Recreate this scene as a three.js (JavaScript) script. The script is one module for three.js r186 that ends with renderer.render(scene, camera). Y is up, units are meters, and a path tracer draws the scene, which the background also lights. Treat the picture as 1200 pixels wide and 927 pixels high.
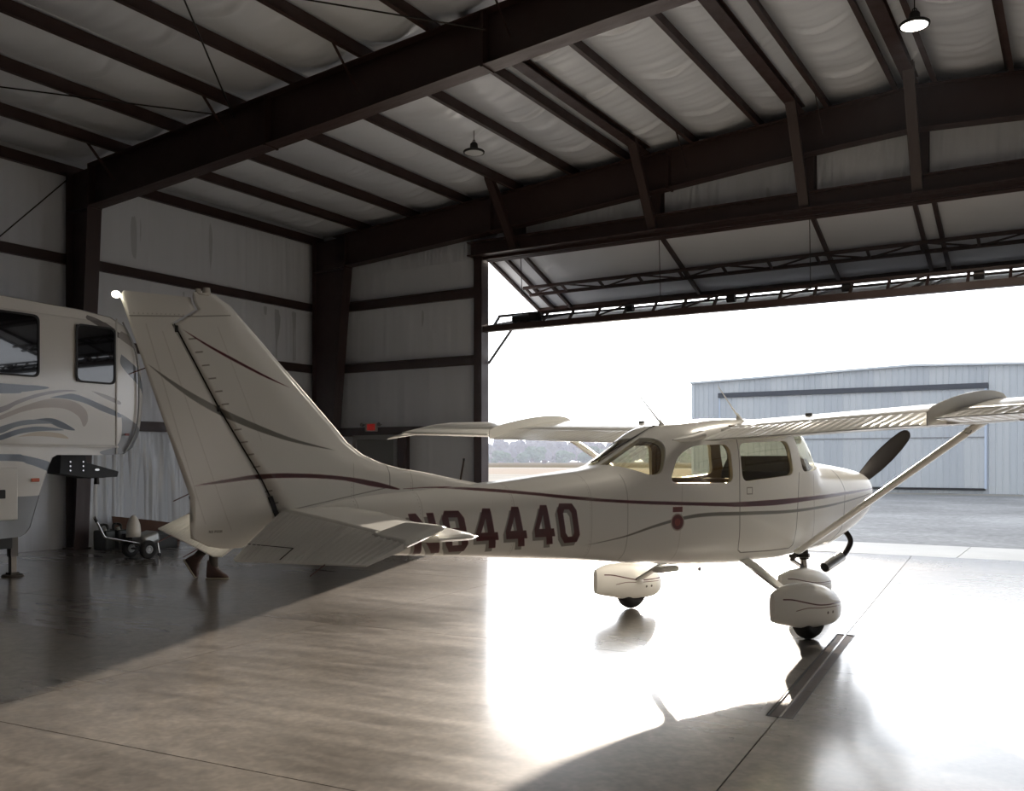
import * as THREE from 'three';
import { mergeGeometries, mergeVertices, toCreasedNormals } from 'three/addons/utils/BufferGeometryUtils.js';
import { RoundedBoxGeometry } from 'three/addons/geometries/RoundedBoxGeometry.js';
import { MarchingCubes } from 'three/addons/objects/MarchingCubes.js';
import { ImprovedNoise } from 'three/addons/math/ImprovedNoise.js';
import { RectAreaLightUniformsLib } from 'three/addons/lights/RectAreaLightUniformsLib.js';
import { Brush, Evaluator, SUBTRACTION, INTERSECTION } from 'three-bvh-csg';

// ───────── camera, sky, sun, exposure ─────────
const scene = new THREE.Scene();
const renderer = new THREE.WebGLRenderer({ antialias: true });
renderer.toneMapping = THREE.LinearToneMapping;
renderer.toneMappingExposure = 1.58;
renderer.shadowMap.enabled = true;
RectAreaLightUniformsLib.init();
const D2R = Math.PI / 180;
const YAW = 31.72 * D2R;
const camera = new THREE.PerspectiveCamera(2 * Math.atan(463.5 / 1080) / D2R, 1200 / 927, 0.1, 4000);
camera.position.set(15.87, 1.615, 16.82);
camera.lookAt(15.87 - Math.sin(YAW), 1.615, 16.82 - Math.cos(YAW));
camera.setViewOffset(1200, 927, 0, -76.5, 1200, 927);   // lens shifted up, verticals stay vertical
scene.add(camera);

const SUN_AZ = 20.5 * D2R, SUN_EL = 9.7 * D2R;
const sunDir = new THREE.Vector3(-Math.sin(SUN_AZ) * Math.cos(SUN_EL), Math.sin(SUN_EL), -Math.cos(SUN_AZ) * Math.cos(SUN_EL));
// hazy bright evening sky: pale horizon, cooler zenith, wide soft aureole round the low sun
{
  const W = 512, H = 256, d = new Float32Array(W * H * 4), v = new THREE.Vector3();
  for (let j = 0; j < H; j++) for (let i = 0; i < W; i++) {
    const el = ((j + .5) / H - .5) * Math.PI, az = ((i + .5) / W - .5) * 2 * Math.PI; v.set(Math.cos(el) * Math.cos(az), Math.sin(el), Math.cos(el) * Math.sin(az));
    const up = Math.max(0, v.y), g = Math.acos(Math.min(1, Math.max(-1, v.dot(sunDir)))) / D2R, h = Math.exp(-up * 3.2), A = 3.4 * Math.exp(-g / 19) + 4 * Math.exp(-g * g / 18), k = (j * W + i) * 4;
    d[k] = .77 + .5 * h + A * .97; d[k + 1] = .84 + .49 * h + A * .98; d[k + 2] = .95 + .46 * h + A; d[k + 3] = 1;
  }
  const t = new THREE.DataTexture(d, W, H, THREE.RGBAFormat, THREE.FloatType); t.mapping = THREE.EquirectangularReflectionMapping; t.magFilter = THREE.LinearFilter; t.needsUpdate = true;
  scene.background = t; scene.environment = t;
  scene.fog = new THREE.FogExp2(0xccd4e6, .00042);   // evening haze over the airfield
}
const sun = new THREE.DirectionalLight(0xfff0df, 12);
sun.name = 'sun'; sun.position.copy(sunDir).multiplyScalar(120).add(new THREE.Vector3(10, 0, 5));
sun.target.position.set(10, 0, 5); scene.add(sun, sun.target);
sun.castShadow = true; sun.shadow.mapSize.set(4096, 4096); sun.shadow.radius = 1.5;
Object.assign(sun.shadow.camera, { left: -50, right: 50, top: 40, bottom: -40, near: 1, far: 260 });

// ───────── helpers ─────────
const V = (x, y, z) => new THREE.Vector3(x, y, z);
let seed = 7; const rnd = () => ((seed = (seed * 1664525 + 1013904223) >>> 0) / 4294967296);
const PN = new ImprovedNoise(); const noise = (x, y, z = 0) => PN.noise(x + 31.4, y + 17.7, z + 5.3);
const taken = {};
function numbered(n) { const k = taken[n] = (taken[n] ?? -1) + 1; return k ? n + '_' + String(k).padStart(3, '0') : n; }
function shade(o) { o.traverse(c => { if (c.isMesh) { c.castShadow = true; c.receiveShadow = true; } }); return o; }
function thing(name, label, category, pos = [0, 0, 0], turn = 0, group) {
  const o = new THREE.Group(); o.name = numbered(name); scene.add(o); o.position.set(...pos); o.rotation.y = turn;
  o.userData = { label, category }; if (group) o.userData.group = group; return o;
}
function struct(name, label) { const o = new THREE.Group(); o.name = name; o.userData = { kind: 'structure', label }; scene.add(o); return o; }
function part(name, geo, m, parent, label) {
  const g = Array.isArray(geo) ? merge(geo) : geo; const o = new THREE.Mesh(g, m); o.name = name; if (label) o.userData.label = label; parent.add(o); return o;
}
function grp(name, parent, label) { const o = new THREE.Group(); o.name = name; if (label) o.userData.label = label; parent.add(o); return o; }
function merge(list) {
  if (list.length === 1) return list[0];
  return mergeGeometries(list.map(g => { let n = g.index ? g.toNonIndexed() : g.clone(); for (const k of Object.keys(n.attributes)) if (!['position', 'normal', 'uv'].includes(k)) n.deleteAttribute(k); if (!n.attributes.uv) n.setAttribute('uv', new THREE.BufferAttribute(new Float32Array(n.attributes.position.count * 2), 2)); return n; }));
}
function boxUV(g) {   // uv in metres from the dominant axis
  const n = g.index ? g.toNonIndexed() : g; const p = n.attributes.position, no = n.attributes.normal, uv = new Float32Array(p.count * 2);
  for (let i = 0; i < p.count; i++) { const ax = Math.abs(no.getX(i)), ay = Math.abs(no.getY(i)), az = Math.abs(no.getZ(i)); let u, v; if (ay >= ax && ay >= az) { u = p.getX(i); v = p.getZ(i); } else if (ax >= az) { u = p.getZ(i); v = p.getY(i); } else { u = p.getX(i); v = p.getY(i); } uv[2 * i] = u; uv[2 * i + 1] = v; }
  n.setAttribute('uv', new THREE.BufferAttribute(uv, 2)); return n;
}
function box(x0, y0, z0, x1, y1, z1) { const g = new THREE.BoxGeometry(Math.abs(x1 - x0), Math.abs(y1 - y0), Math.abs(z1 - z0)); g.translate((x0 + x1) / 2, (y0 + y1) / 2, (z0 + z1) / 2); return boxUV(g); }
function rbox(x0, y0, z0, x1, y1, z1, r = 0.01, s = 2) { const g = new RoundedBoxGeometry(Math.abs(x1 - x0), Math.abs(y1 - y0), Math.abs(z1 - z0), s, r); g.translate((x0 + x1) / 2, (y0 + y1) / 2, (z0 + z1) / 2); return boxUV(g); }
function frameMatrix(p, q, up = V(0, 1, 0)) { const zx = q.clone().sub(p).normalize(); let u = up.clone(); if (Math.abs(u.dot(zx)) > 0.99) u = V(1, 0, 0); const xx = u.clone().cross(zx).normalize(); const yy = zx.clone().cross(xx); return new THREE.Matrix4().makeBasis(xx, yy, zx).setPosition(p); }
function bar(p, q, w, h, up) { const L = p.distanceTo(q); const g = new THREE.BoxGeometry(w, h, L); g.translate(0, 0, L / 2); g.applyMatrix4(frameMatrix(p, q, up)); return g; }
function rod(p, q, r, seg = 8, r2 = r) { const L = p.distanceTo(q); const g = new THREE.CylinderGeometry(r2, r, L, seg); g.rotateX(Math.PI / 2); g.translate(0, 0, L / 2); g.applyMatrix4(frameMatrix(p, q)); return g; }
function profileBar(pts, p, q, up) { const s = new THREE.Shape(pts.map(a => new THREE.Vector2(...a))); const g = new THREE.ExtrudeGeometry(s, { depth: p.distanceTo(q), bevelEnabled: false }); g.applyMatrix4(frameMatrix(p, q, up)); return g; }
function tube(pts, r, seg = 24, rs = 8) { return new THREE.TubeGeometry(new THREE.CatmullRomCurve3(pts), seg, r, rs, false); }
function lathe(pts, seg = 24) { return new THREE.LatheGeometry(pts.map(a => new THREE.Vector2(...a)), seg); }
function plate(pts, t, bevel = 0) { const s = new THREE.Shape(pts.map(a => new THREE.Vector2(...a))); const g = new THREE.ExtrudeGeometry(s, { depth: t - 2 * bevel, bevelEnabled: bevel > 0, bevelSize: bevel, bevelThickness: bevel, bevelSegments: 2, curveSegments: 12 }); g.translate(0, 0, bevel - t / 2); return g; }
const tf = (g, f) => { f(g); return g; };
function mirrorZ(g) { const n = g.index ? g.toNonIndexed() : g.clone(); n.scale(1, 1, -1); for (const k of Object.keys(n.attributes)) { const a = n.attributes[k], s = a.itemSize; for (let i = 0; i < a.count; i += 3) for (let c = 0; c < s; c++) { const t = a.array[(i + 1) * s + c]; a.array[(i + 1) * s + c] = a.array[(i + 2) * s + c]; a.array[(i + 2) * s + c] = t; } } return n; }
function gridSurface(nu, nv, f) {   // f(u,v) -> Vector3
  const pos = [], uv = [], idx = [];
  for (let j = 0; j <= nv; j++) for (let i = 0; i <= nu; i++) { const p = f(i / nu, j / nv); pos.push(p.x, p.y, p.z); uv.push(i / nu, j / nv); }
  for (let j = 0; j < nv; j++) for (let i = 0; i < nu; i++) { const a = j * (nu + 1) + i, b = a + 1, c = a + nu + 1, d = c + 1; idx.push(a, b, d, a, d, c); }
  const g = new THREE.BufferGeometry(); g.setAttribute('position', new THREE.Float32BufferAttribute(pos, 3)); g.setAttribute('uv', new THREE.Float32BufferAttribute(uv, 2)); g.setIndex(idx); g.computeVertexNormals(); return g;
}
function loft(rings, capA = true, capB = true, closed = true) {   // rings of equal count, closed round
  const n = rings[0].length, pos = [], uv = [], idx = [], m = rings.length;
  rings.forEach((r, j) => r.forEach((p, i) => { pos.push(p.x, p.y, p.z); uv.push(i / n, j / (m - 1)); }));
  for (let j = 0; j < m - 1; j++) for (let i = 0; i < (closed ? n : n - 1); i++) { const a = j * n + i, b = j * n + (i + 1) % n, c = a + n, d = b + n; idx.push(a, b, d, a, d, c); }
  const g = new THREE.BufferGeometry(); g.setAttribute('position', new THREE.Float32BufferAttribute(pos, 3)); g.setAttribute('uv', new THREE.Float32BufferAttribute(uv, 2)); g.setIndex(idx); g.computeVertexNormals();
  const list = [g];
  const cap = (r, flip) => { const c = r.reduce((s, p) => s.add(p), V(0, 0, 0)).divideScalar(n); const P = [], U = []; for (let i = 0; i < n; i++) { const a = r[i], b = r[(i + 1) % n]; for (const q of flip ? [c, b, a] : [c, a, b]) { P.push(q.x, q.y, q.z); U.push(0, 0); } } const k = new THREE.BufferGeometry(); k.setAttribute('position', new THREE.Float32BufferAttribute(P, 3)); k.setAttribute('uv', new THREE.Float32BufferAttribute(U, 2)); k.computeVertexNormals(); return k; };
  if (capA) list.push(cap(rings[0], true)); if (capB) list.push(cap(rings[m - 1], false));
  return merge(list);
}
function outward(g) {   // flip winding if the closed surface is inside out
  const n = g.index ? g.toNonIndexed() : g, p = n.attributes.position; let vol = 0; const a = V(), b = V(), c = V();
  for (let i = 0; i < p.count; i += 3) { a.fromBufferAttribute(p, i); b.fromBufferAttribute(p, i + 1); c.fromBufferAttribute(p, i + 2); vol += a.dot(b.cross(c)); }
  if (vol < 0) { for (const k of Object.keys(n.attributes)) { const t = n.attributes[k], s = t.itemSize; for (let i = 0; i < t.count; i += 3) for (let q = 0; q < s; q++) { const w = t.array[(i + 1) * s + q]; t.array[(i + 1) * s + q] = t.array[(i + 2) * s + q]; t.array[(i + 2) * s + q] = w; } } const no = n.attributes.normal; for (let i = 0; i < no.array.length; i++) no.array[i] *= -1; }
  return n;
}
function pchip(xs, ys) { const n = xs.length, d = [], m = []; for (let i = 0; i < n - 1; i++) d[i] = (ys[i + 1] - ys[i]) / (xs[i + 1] - xs[i]); m[0] = d[0]; m[n - 1] = d[n - 2]; for (let i = 1; i < n - 1; i++) m[i] = d[i - 1] * d[i] <= 0 ? 0 : 2 / (1 / d[i - 1] + 1 / d[i]); return x => { if (x <= xs[0]) return ys[0]; if (x >= xs[n - 1]) return ys[n - 1]; let i = 0; while (x > xs[i + 1]) i++; const h = xs[i + 1] - xs[i], t = (x - xs[i]) / h; return ys[i] * (1 + 2 * t) * (1 - t) ** 2 + h * m[i] * t * (1 - t) ** 2 + ys[i + 1] * t * t * (3 - 2 * t) + h * m[i + 1] * t * t * (t - 1); }; }
const lerpT = (xs, ys) => x => { if (x <= xs[0]) return ys[0]; const n = xs.length; if (x >= xs[n - 1]) return ys[n - 1]; let i = 0; while (x > xs[i + 1]) i++; return ys[i] + (ys[i + 1] - ys[i]) * (x - xs[i]) / (xs[i + 1] - xs[i]); };
// tiling value noise for textures
function tileNoise(period, s) { const r = []; let q = s >>> 0; for (let i = 0; i < period * period; i++) { q = (q * 1664525 + 1013904223) >>> 0; r.push(q / 4294967296); } return (u, v) => { const x = u * period, y = v * period, i = Math.floor(x), j = Math.floor(y), fx = x - i, fy = y - j, sx = fx * fx * (3 - 2 * fx), sy = fy * fy * (3 - 2 * fy); const g = (a, b) => r[((b % period) + period) % period * period + ((a % period) + period) % period]; return (g(i, j) * (1 - sx) + g(i + 1, j) * sx) * (1 - sy) + (g(i, j + 1) * (1 - sx) + g(i + 1, j + 1) * sx) * sy; }; }
function dataTex(N, f, srgb, rep) { const d = new Uint8Array(N * N * 4); for (let j = 0; j < N; j++) for (let i = 0; i < N; i++) { const c = f(i / N, j / N), k = (j * N + i) * 4; d[k] = Math.max(0, Math.min(255, c[0] * 255)); d[k + 1] = Math.max(0, Math.min(255, c[1] * 255)); d[k + 2] = Math.max(0, Math.min(255, c[2] * 255)); d[k + 3] = 255; } const t = new THREE.DataTexture(d, N, N); t.wrapS = t.wrapT = THREE.RepeatWrapping; t.magFilter = THREE.LinearFilter; t.minFilter = THREE.LinearMipmapLinearFilter; t.generateMipmaps = true; if (srgb) t.colorSpace = THREE.SRGBColorSpace; if (rep) t.repeat.set(rep, rep); t.needsUpdate = true; return t; }
const std = (color, roughness = 0.6, metalness = 0, o = {}) => new THREE.MeshStandardMaterial({ color, roughness, metalness, side: THREE.DoubleSide, ...o });

// ───────── materials ─────────
const n4 = tileNoise(4, 11), n9 = tileNoise(9, 23), n24 = tileNoise(24, 5), n70 = tileNoise(70, 91), n200 = tileNoise(200, 3), n6 = tileNoise(6, 77), n600 = tileNoise(600, 19);
const fbm = (u, v) => n4(u, v) * .4 + n9(u, v) * .28 + n24(u, v) * .17 + n70(u, v) * .1 + n200(u, v) * .05;
const streak = (u, v) => n24(u * .5 + .1 * n6(u, v), v * 3) * .5 + n70(u, v * 2) * .5;
const hStreak = (u, v) => n70(u * .3 + .03 * n9(u, v), v * 2) * .5 + n200(u * .35, v * 2) * .3 + n24(u * .5 + .04 * n9(v, u), v * 2) * .2;   // trowel and tyre streaks
const floorColor = dataTex(2048, (u, v) => { const a = n4(u, v) * .5 + n9(u, v) * .3 + n24(u, v) * .2, b = n4(v + .3, u) * .6 + n9(v, u + .4) * .4, s = hStreak(u, v), k = .515 + .13 * (a - .5) + .15 * (s - .5) + .09 * (n200(u, v) - .5) + .1 * (n600(u, v) - .5); const w = b; return [k * (.83 + .07 * w), k * (.805 + .02 * w), k * (.775 - .05 * w)]; }, true, 1 / 14);
const floorRough = dataTex(1024, (u, v) => { const r = .22 + .14 * (n9(u, v) - .5) + .07 * (hStreak(u, v) - .5); return [r, r, r]; }, false, 1 / 14);
const M = {
  floor: new THREE.MeshPhysicalMaterial({ color: 0xffffff, map: floorColor, roughnessMap: floorRough, roughness: 1.7, metalness: 0, clearcoat: 1, clearcoatRoughness: .15 }),
  joint: std(0x2a2622, .9),
  concrete: std(0xa9a59d, .8, 0, { map: dataTex(512, (u, v) => { const k = .8 + .3 * (fbm(u, v) - .5); return [k, k, k * .98]; }, true, 1 / 9) }),
  apron: std(0xcfccc5, .38, 0, { map: dataTex(512, (u, v) => { const k = .86 + .2 * (fbm(u, v) - .5); return [k, k, k * .99]; }, true, 1 / 9) }),
  asphalt: std(0xa3a3a3, .6, 0, { map: dataTex(512, (u, v) => { const k = .72 + .5 * (fbm(u, v) - .5) + .2 * (n200(u, v) - .5); return [k, k, k]; }, true, 1 / 16) }),
  grass: new THREE.MeshPhysicalMaterial({ color: 0x7d7156, roughness: 1, specularIntensity: 0, map: dataTex(512, (u, v) => { const k = .75 + .5 * (fbm(u, v) - .5); return [k, k * .98, k * .9]; }, true, 1 / 30) }),
  taxi: new THREE.MeshPhysicalMaterial({ color: 0xc0bbb2, roughness: 1, specularIntensity: 0, map: dataTex(256, (u, v) => { const k = .85 + .2 * (fbm(u, v) - .5); return [k, k, k]; }, true, 1 / 20) }), verge: new THREE.MeshPhysicalMaterial({ color: 0x9e9387, roughness: 1, specularIntensity: 0 }),
  steel: std(0x33201b, .72, 0, { roughnessMap: dataTex(256, (u, v) => { const k = .75 + .5 * (fbm(u, v) - .5); return [k, k, k]; }, false, 1) }),
  insul: std(0xd2d5da, .3), insul2: std(0xcbced4, .34), insul3: std(0xd7dadf, .28),
  film: std(0xcfd4da, .16),
  skin: std(0xb9bcc0, .5, .2),
  white: new THREE.MeshPhysicalMaterial({ color: 0xe8e8e3, roughness: .28, clearcoat: .6, clearcoatRoughness: .12, side: THREE.DoubleSide }),
  black: std(0x0c0b0b, .6), rubber: std(0x151414, .85), chrome: std(0xb8b8b6, .22, 1), darkmetal: std(0x2c2826, .4, .8),
  glass: new THREE.MeshPhysicalMaterial({ color: 0xf3f1e6, roughness: .03, transmission: 1, thickness: 0, ior: 1.45, side: THREE.DoubleSide }),
  tan: std(0x6e5a45, .8), dash: std(0x1b1918, .7), grey: std(0x77787a, .5), red: std(0x4a1a14, .6),
};
const insulSet = [M.insul, M.insul2, M.insul3];
// ───────── hangar shell ─────────
const HW = 27, HL = 26.4, RIDGE = 13.5;                    // width (x), length (z), ridge line
const yTop = x => 6.88 + 0.068 * Math.min(x, HW - x);      // underside of the purlins
const PUR = 0.21;
const floor = struct('floor', 'polished grey-brown concrete floor of the hangar with saw-cut joints');
{
  part('floor_base', box(-.4, -.4, -.12, HW + .4, -.012, HL + .4), M.joint, floor);
  const xs = [-.1, 4.9, 9.5, 14.13, 18.7, HW + .1], zs = [-.12, 2.1, 5.8, 9.55, 13.25, 18, 22, HL + .1];
  const drain = [14.05, 14.21, 7.9, 11.0], skew = g => { const p = g.attributes.position; for (let i = 0; i < p.count; i++) { const x = p.getX(i), z = p.getZ(i); p.setX(i, Math.max(-.1, Math.min(HW + .1, x + .075 * (z - 9.5)))); p.setZ(i, Math.max(-.12, Math.min(HL + .1, z - .09 * (x - 14.13)))); } return g; };   // the slabs lie a few degrees askew to the walls
  for (let i = 0; i < xs.length - 1; i++) for (let j = 0; j < zs.length - 1; j++) {
    const g = .004, x0 = xs[i] + g, x1 = xs[i + 1] - g, z0 = zs[j] + g, z1 = zs[j + 1] - g; let list = [[x0, x1, z0, z1]];
    const out = []; for (const [a, b, c, d] of list) {
      const [dx0, dx1, dz0, dz1] = drain;
      if (b <= dx0 || a >= dx1 || d <= dz0 || c >= dz1) { out.push([a, b, c, d]); continue; }
      if (a < dx0) out.push([a, dx0, Math.max(c, dz0), Math.min(d, dz1)]); if (b > dx1) out.push([dx1, b, Math.max(c, dz0), Math.min(d, dz1)]);
      if (c < dz0) out.push([a, b, c, dz0]); if (d > dz1) out.push([a, b, dz1, d]);
    }
    part('concrete_slab', out.map(([a, b, c, d]) => skew(box(a, -.012, c, b, 0, d))), M.floor, floor);
  }
  // trench drain let into the floor beside the near main wheel
  const t = thing('trench_drain', 'long narrow trench drain with two dark slots set flush in the concrete floor', 'floor drain', [14.13, 0, 9.45], .08);
  part('channel', [box(-.078, -.1, -1.55, .078, -.085, 1.55)], M.black, t);
  part('frame', [box(-.08, -.1, -1.555, -.072, .001, 1.555), box(.072, -.1, -1.555, .08, .001, 1.555), box(-.08, -.1, -1.555, .08, .001, -1.545), box(-.08, -.1, 1.545, .08, .001, 1.555)], M.darkmetal, t);
  part('centre_rail', box(-.007, -.1, -1.545, .007, .001, 1.545), M.chrome, t, 'bare metal rail between the slots');
  const gm = std(0x5a4c41, .5, .3);
  for (const s of [-1, 1]) for (let k = 0; k < 4; k++) part('grate', box(s * .0395 - .031, -.03, -1.545 + k * .7725 + .003, s * .0395 + .031, -.006, -1.545 + (k + 1) * .7725 - .003), gm, t);
}
function ripple(nu, nv, P, U, W_, N, amp, seams, fold = 0, ph = 0) {  // draped vinyl sheet spanning P + u*U + v*W_, pushed along N
  const lu = U.length(), lv = W_.length();
  return gridSurface(nu, nv, (u, v) => {
    const a = u * lu, b = v * lv; const e = Math.min(1, 9 * Math.min(u, 1 - u), 9 * Math.min(v, 1 - v));
    let d = amp * (noise(a * 1.7 + ph, b * .6, ph) + .5 * noise(a * 5 + ph, b * .8, ph * 2)) * e;
    if (fold) d += fold * (noise(a * 9 + ph, b * .35, ph) + .5 * noise(a * 22, b * .6 + ph, 3)) * e;
    for (const s of seams) { const q = (a - s) / .035; d += .014 * Math.exp(-q * q); }
    return P.clone().addScaledVector(U, u).addScaledVector(W_, v).addScaledVector(N, d);
  });
}
const GIRTS = [2.3, 3.83, 5.31];
const ZGIRT = [[-.1, -.004], [-.1, .004], [-.004, .004]];
function zee(p, q, up, h = .2, f = .07, t = .008) {   // cold-formed Z section
  return profileBar([[0, 0], [f, 0], [f, t], [t, t], [t, h], [-f, h], [-f, h - t], [0, h - t]], p, q, up);
}
const FR_Z = [.32, 6.65, 13.2, 19.8, 26.05];
// left wall
const wallL = struct('wall_left', 'long hangar side wall lined with white vinyl insulation between dark girts');
{
  part('cladding', box(-.2, 0, -.2, -.08, 7.24, HL + .2), M.skin, wallL);
  const ys = [0, ...GIRTS, 6.93], zs = [.05, 6.6, 13.2, 19.8, HL - .05];
  for (let j = 0; j < zs.length - 1; j++) for (let i = 0; i < ys.length - 1; i++) {
    const film = j === 0 && i === 0; const L = zs[j + 1] - zs[j]; const seams = []; for (let s = 1.15; s < L - .3; s += 1.22) seams.push(s);
    part('insulation_panel', ripple(j < 2 ? 200 : 30, 8, V(-.06, ys[i], zs[j]), V(0, 0, L), V(0, ys[i + 1] - ys[i], 0), V(1, 0, 0), .026, seams, film ? .085 : .016, i * 3.1 + j * 7), film ? M.film : insulSet[(i + j) % 3], wallL, film ? 'loose pleated plastic sheeting over the insulation' : undefined);
  }
  for (let j = 0; j < zs.length - 1; j++) for (const y of GIRTS) part('girt', zee(V(.0, y - .1, zs[j]), V(.0, y - .1, zs[j + 1]), V(0, 1, 0), .2, .09, .012), M.steel, wallL);
  part('eave_strut', zee(V(.02, 6.83, 0), V(.02, 6.83, HL), V(0, 1, 0), .22, .09, .014), M.steel, wallL);
}
// right and rear walls (outside the frame, they close the hall)
const wallR = struct('wall_right', 'far side wall of the hangar lined with white vinyl insulation');
{
  part('cladding', box(HW + .08, 0, -.2, HW + .2, 7.24, HL + .2), M.skin, wallR);
  const ys = [0, ...GIRTS, 6.93];
  for (let i = 0; i < ys.length - 1; i++) part('insulation_panel', ripple(60, 6, V(HW + .06, ys[i], 0), V(0, 0, HL), V(0, ys[i + 1] - ys[i], 0), V(-1, 0, 0), .02, [], 0, i), insulSet[i % 3], wallR);
  for (const y of GIRTS) part('girt', zee(V(HW, y - .1, 0), V(HW, y - .1, HL), V(0, 1, 0), .2, .09, .012), M.steel, wallR);
}
const wallB = struct('wall_rear', 'rear wall of the hangar lined with white vinyl insulation');
{
  part('cladding', plate([[0, 0], [HW, 0], [HW, 7.24], [RIDGE, 8.16], [0, 7.24]], .08), M.skin, wallB).position.z = HL + .12;
  const ys = [0, ...GIRTS, 6.5];
  part('insulation_panel', plate([[0, 0], [HW, 0], [HW, 7.0], [RIDGE, 8.0], [0, 7.0]], .03), M.insul, wallB).position.z = HL + .06;
  for (const y of GIRTS) part('girt', zee(V(0, y - .1, HL), V(HW, y - .1, HL), V(0, 1, 0), .2, .09, .012), M.steel, wallB);
}
// door wall
const DX0 = 4.75, DX1 = HW - 4.75, HEAD = 6.06;
const wallF = struct('wall_front', 'door wall of the hangar with white insulation panels, dark girts and door posts');
{
  part('cladding', [box(-.2, 0, -.16, DX0, 7.1, -.08), box(DX1, 0, -.16, HW + .2, 7.1, -.08), tf(plate([[-.16, HEAD + .1], [HW + .16, HEAD + .1], [HW + .16, 7.25], [RIDGE, 8.165], [-.16, 7.25]], .06), g => g.translate(0, 0, -.13))], M.skin, wallF);
  const ys = [0, ...GIRTS, HEAD];
  for (let s = 0; s < 2; s++) for (let i = 0; i < 4; i++) { const x0 = s ? DX1 : .02, x1 = s ? HW : DX0 - .1; part('insulation_panel', ripple(90, 10, V(x0, ys[i], -.06), V(x1 - x0, 0, 0), V(0, ys[i + 1] - ys[i], 0), V(0, 0, 1), .022, [.75, 1.95, 3.2], .012, i * 2.7 + s), insulSet[(i + s) % 3], wallF); }
  for (let s = 0; s < 2; s++) for (const y of GIRTS) part('girt', zee(V(s ? DX1 : 0, y - .1, .02), V(s ? HW : DX0 - .1, y - .1, .02), V(0, 1, 0), .2, .09, .012), M.steel, wallF);
  const pk = [0, 2.4, DX0, 5.7, 8.85, 11.75, 13.6, 16, 18.2, 20.5, DX1, 24.5, HW];
  for (let i = 0; i < pk.length - 1; i++) { const a = pk[i], b = pk[i + 1], L = b - a; part('insulation_panel', gridSurface(110, 10, (u, v) => { const x = a + u * L, y0 = HEAD, y1 = yTop(x) + .2, e = Math.min(1, 8 * Math.min(u, 1 - u), 6 * Math.min(v, 1 - v)); return V(x, y0 + v * (y1 - y0), -.06 + e * (.035 * noise(x * 2, v * 2) + .035 * noise(x * 7 + v * 1.5, v * 1.1 + i) + .02 * noise(x * 17 - v * 2, v * 1.6))); }), insulSet[i % 3], wallF); }
  // jambs, header, posts and kickers
  for (const x of [DX0, DX1]) { const s = x < 13 ? -1 : 1; part('door_jamb', [box(x - s * .004, 0, -.18, x + s * .016, HEAD + .3, .1), box(x, 0, .085, x + s * .2, HEAD + .3, .1), box(x + s * .185, 0, -.06, x + s * .2, HEAD + .3, .1), box(x, 0, -.06, x + s * .2, HEAD + .3, -.045)], M.steel, wallF); }
  part('header_beam', [box(DX0 - .25, HEAD, .0, DX1 + .25, HEAD + .022, .3), box(DX0 - .25, HEAD + .28, .0, DX1 + .25, HEAD + .302, .3), box(DX0 - .25, HEAD, .13, DX1 + .25, HEAD + .3, .15), box(DX0 - .25, HEAD - .06, -.02, DX1 + .25, HEAD + .06, .04)], M.steel, wallF);
  for (const x of [5.7, 8.85, 11.75, 13.6, 18.2, 21.3]) {
    const h = yTop(x);
    part('header_post', [box(x - .1, HEAD + .3, -.04, x + .1, h, -.02), box(x - .1, HEAD + .3, .16, x + .1, h, .18), box(x - .008, HEAD + .3, -.03, x + .008, h, .17)], M.steel, wallF);
    const k = -.06, p = V(x + k, h + .12, 1.22), q = V(x + k, HEAD + .05, .22);
    part('kicker_brace', [bar(p, q, .17, .012, V(0, .3, 1)), tf(bar(p, q, .012, .1, V(0, .3, 1)), g => g.translate(-.08, -.02, -.05)), tf(bar(p, q, .012, .1, V(0, .3, 1)), g => g.translate(.08, -.02, -.05))], M.steel, wallF);
  }
}
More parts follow.
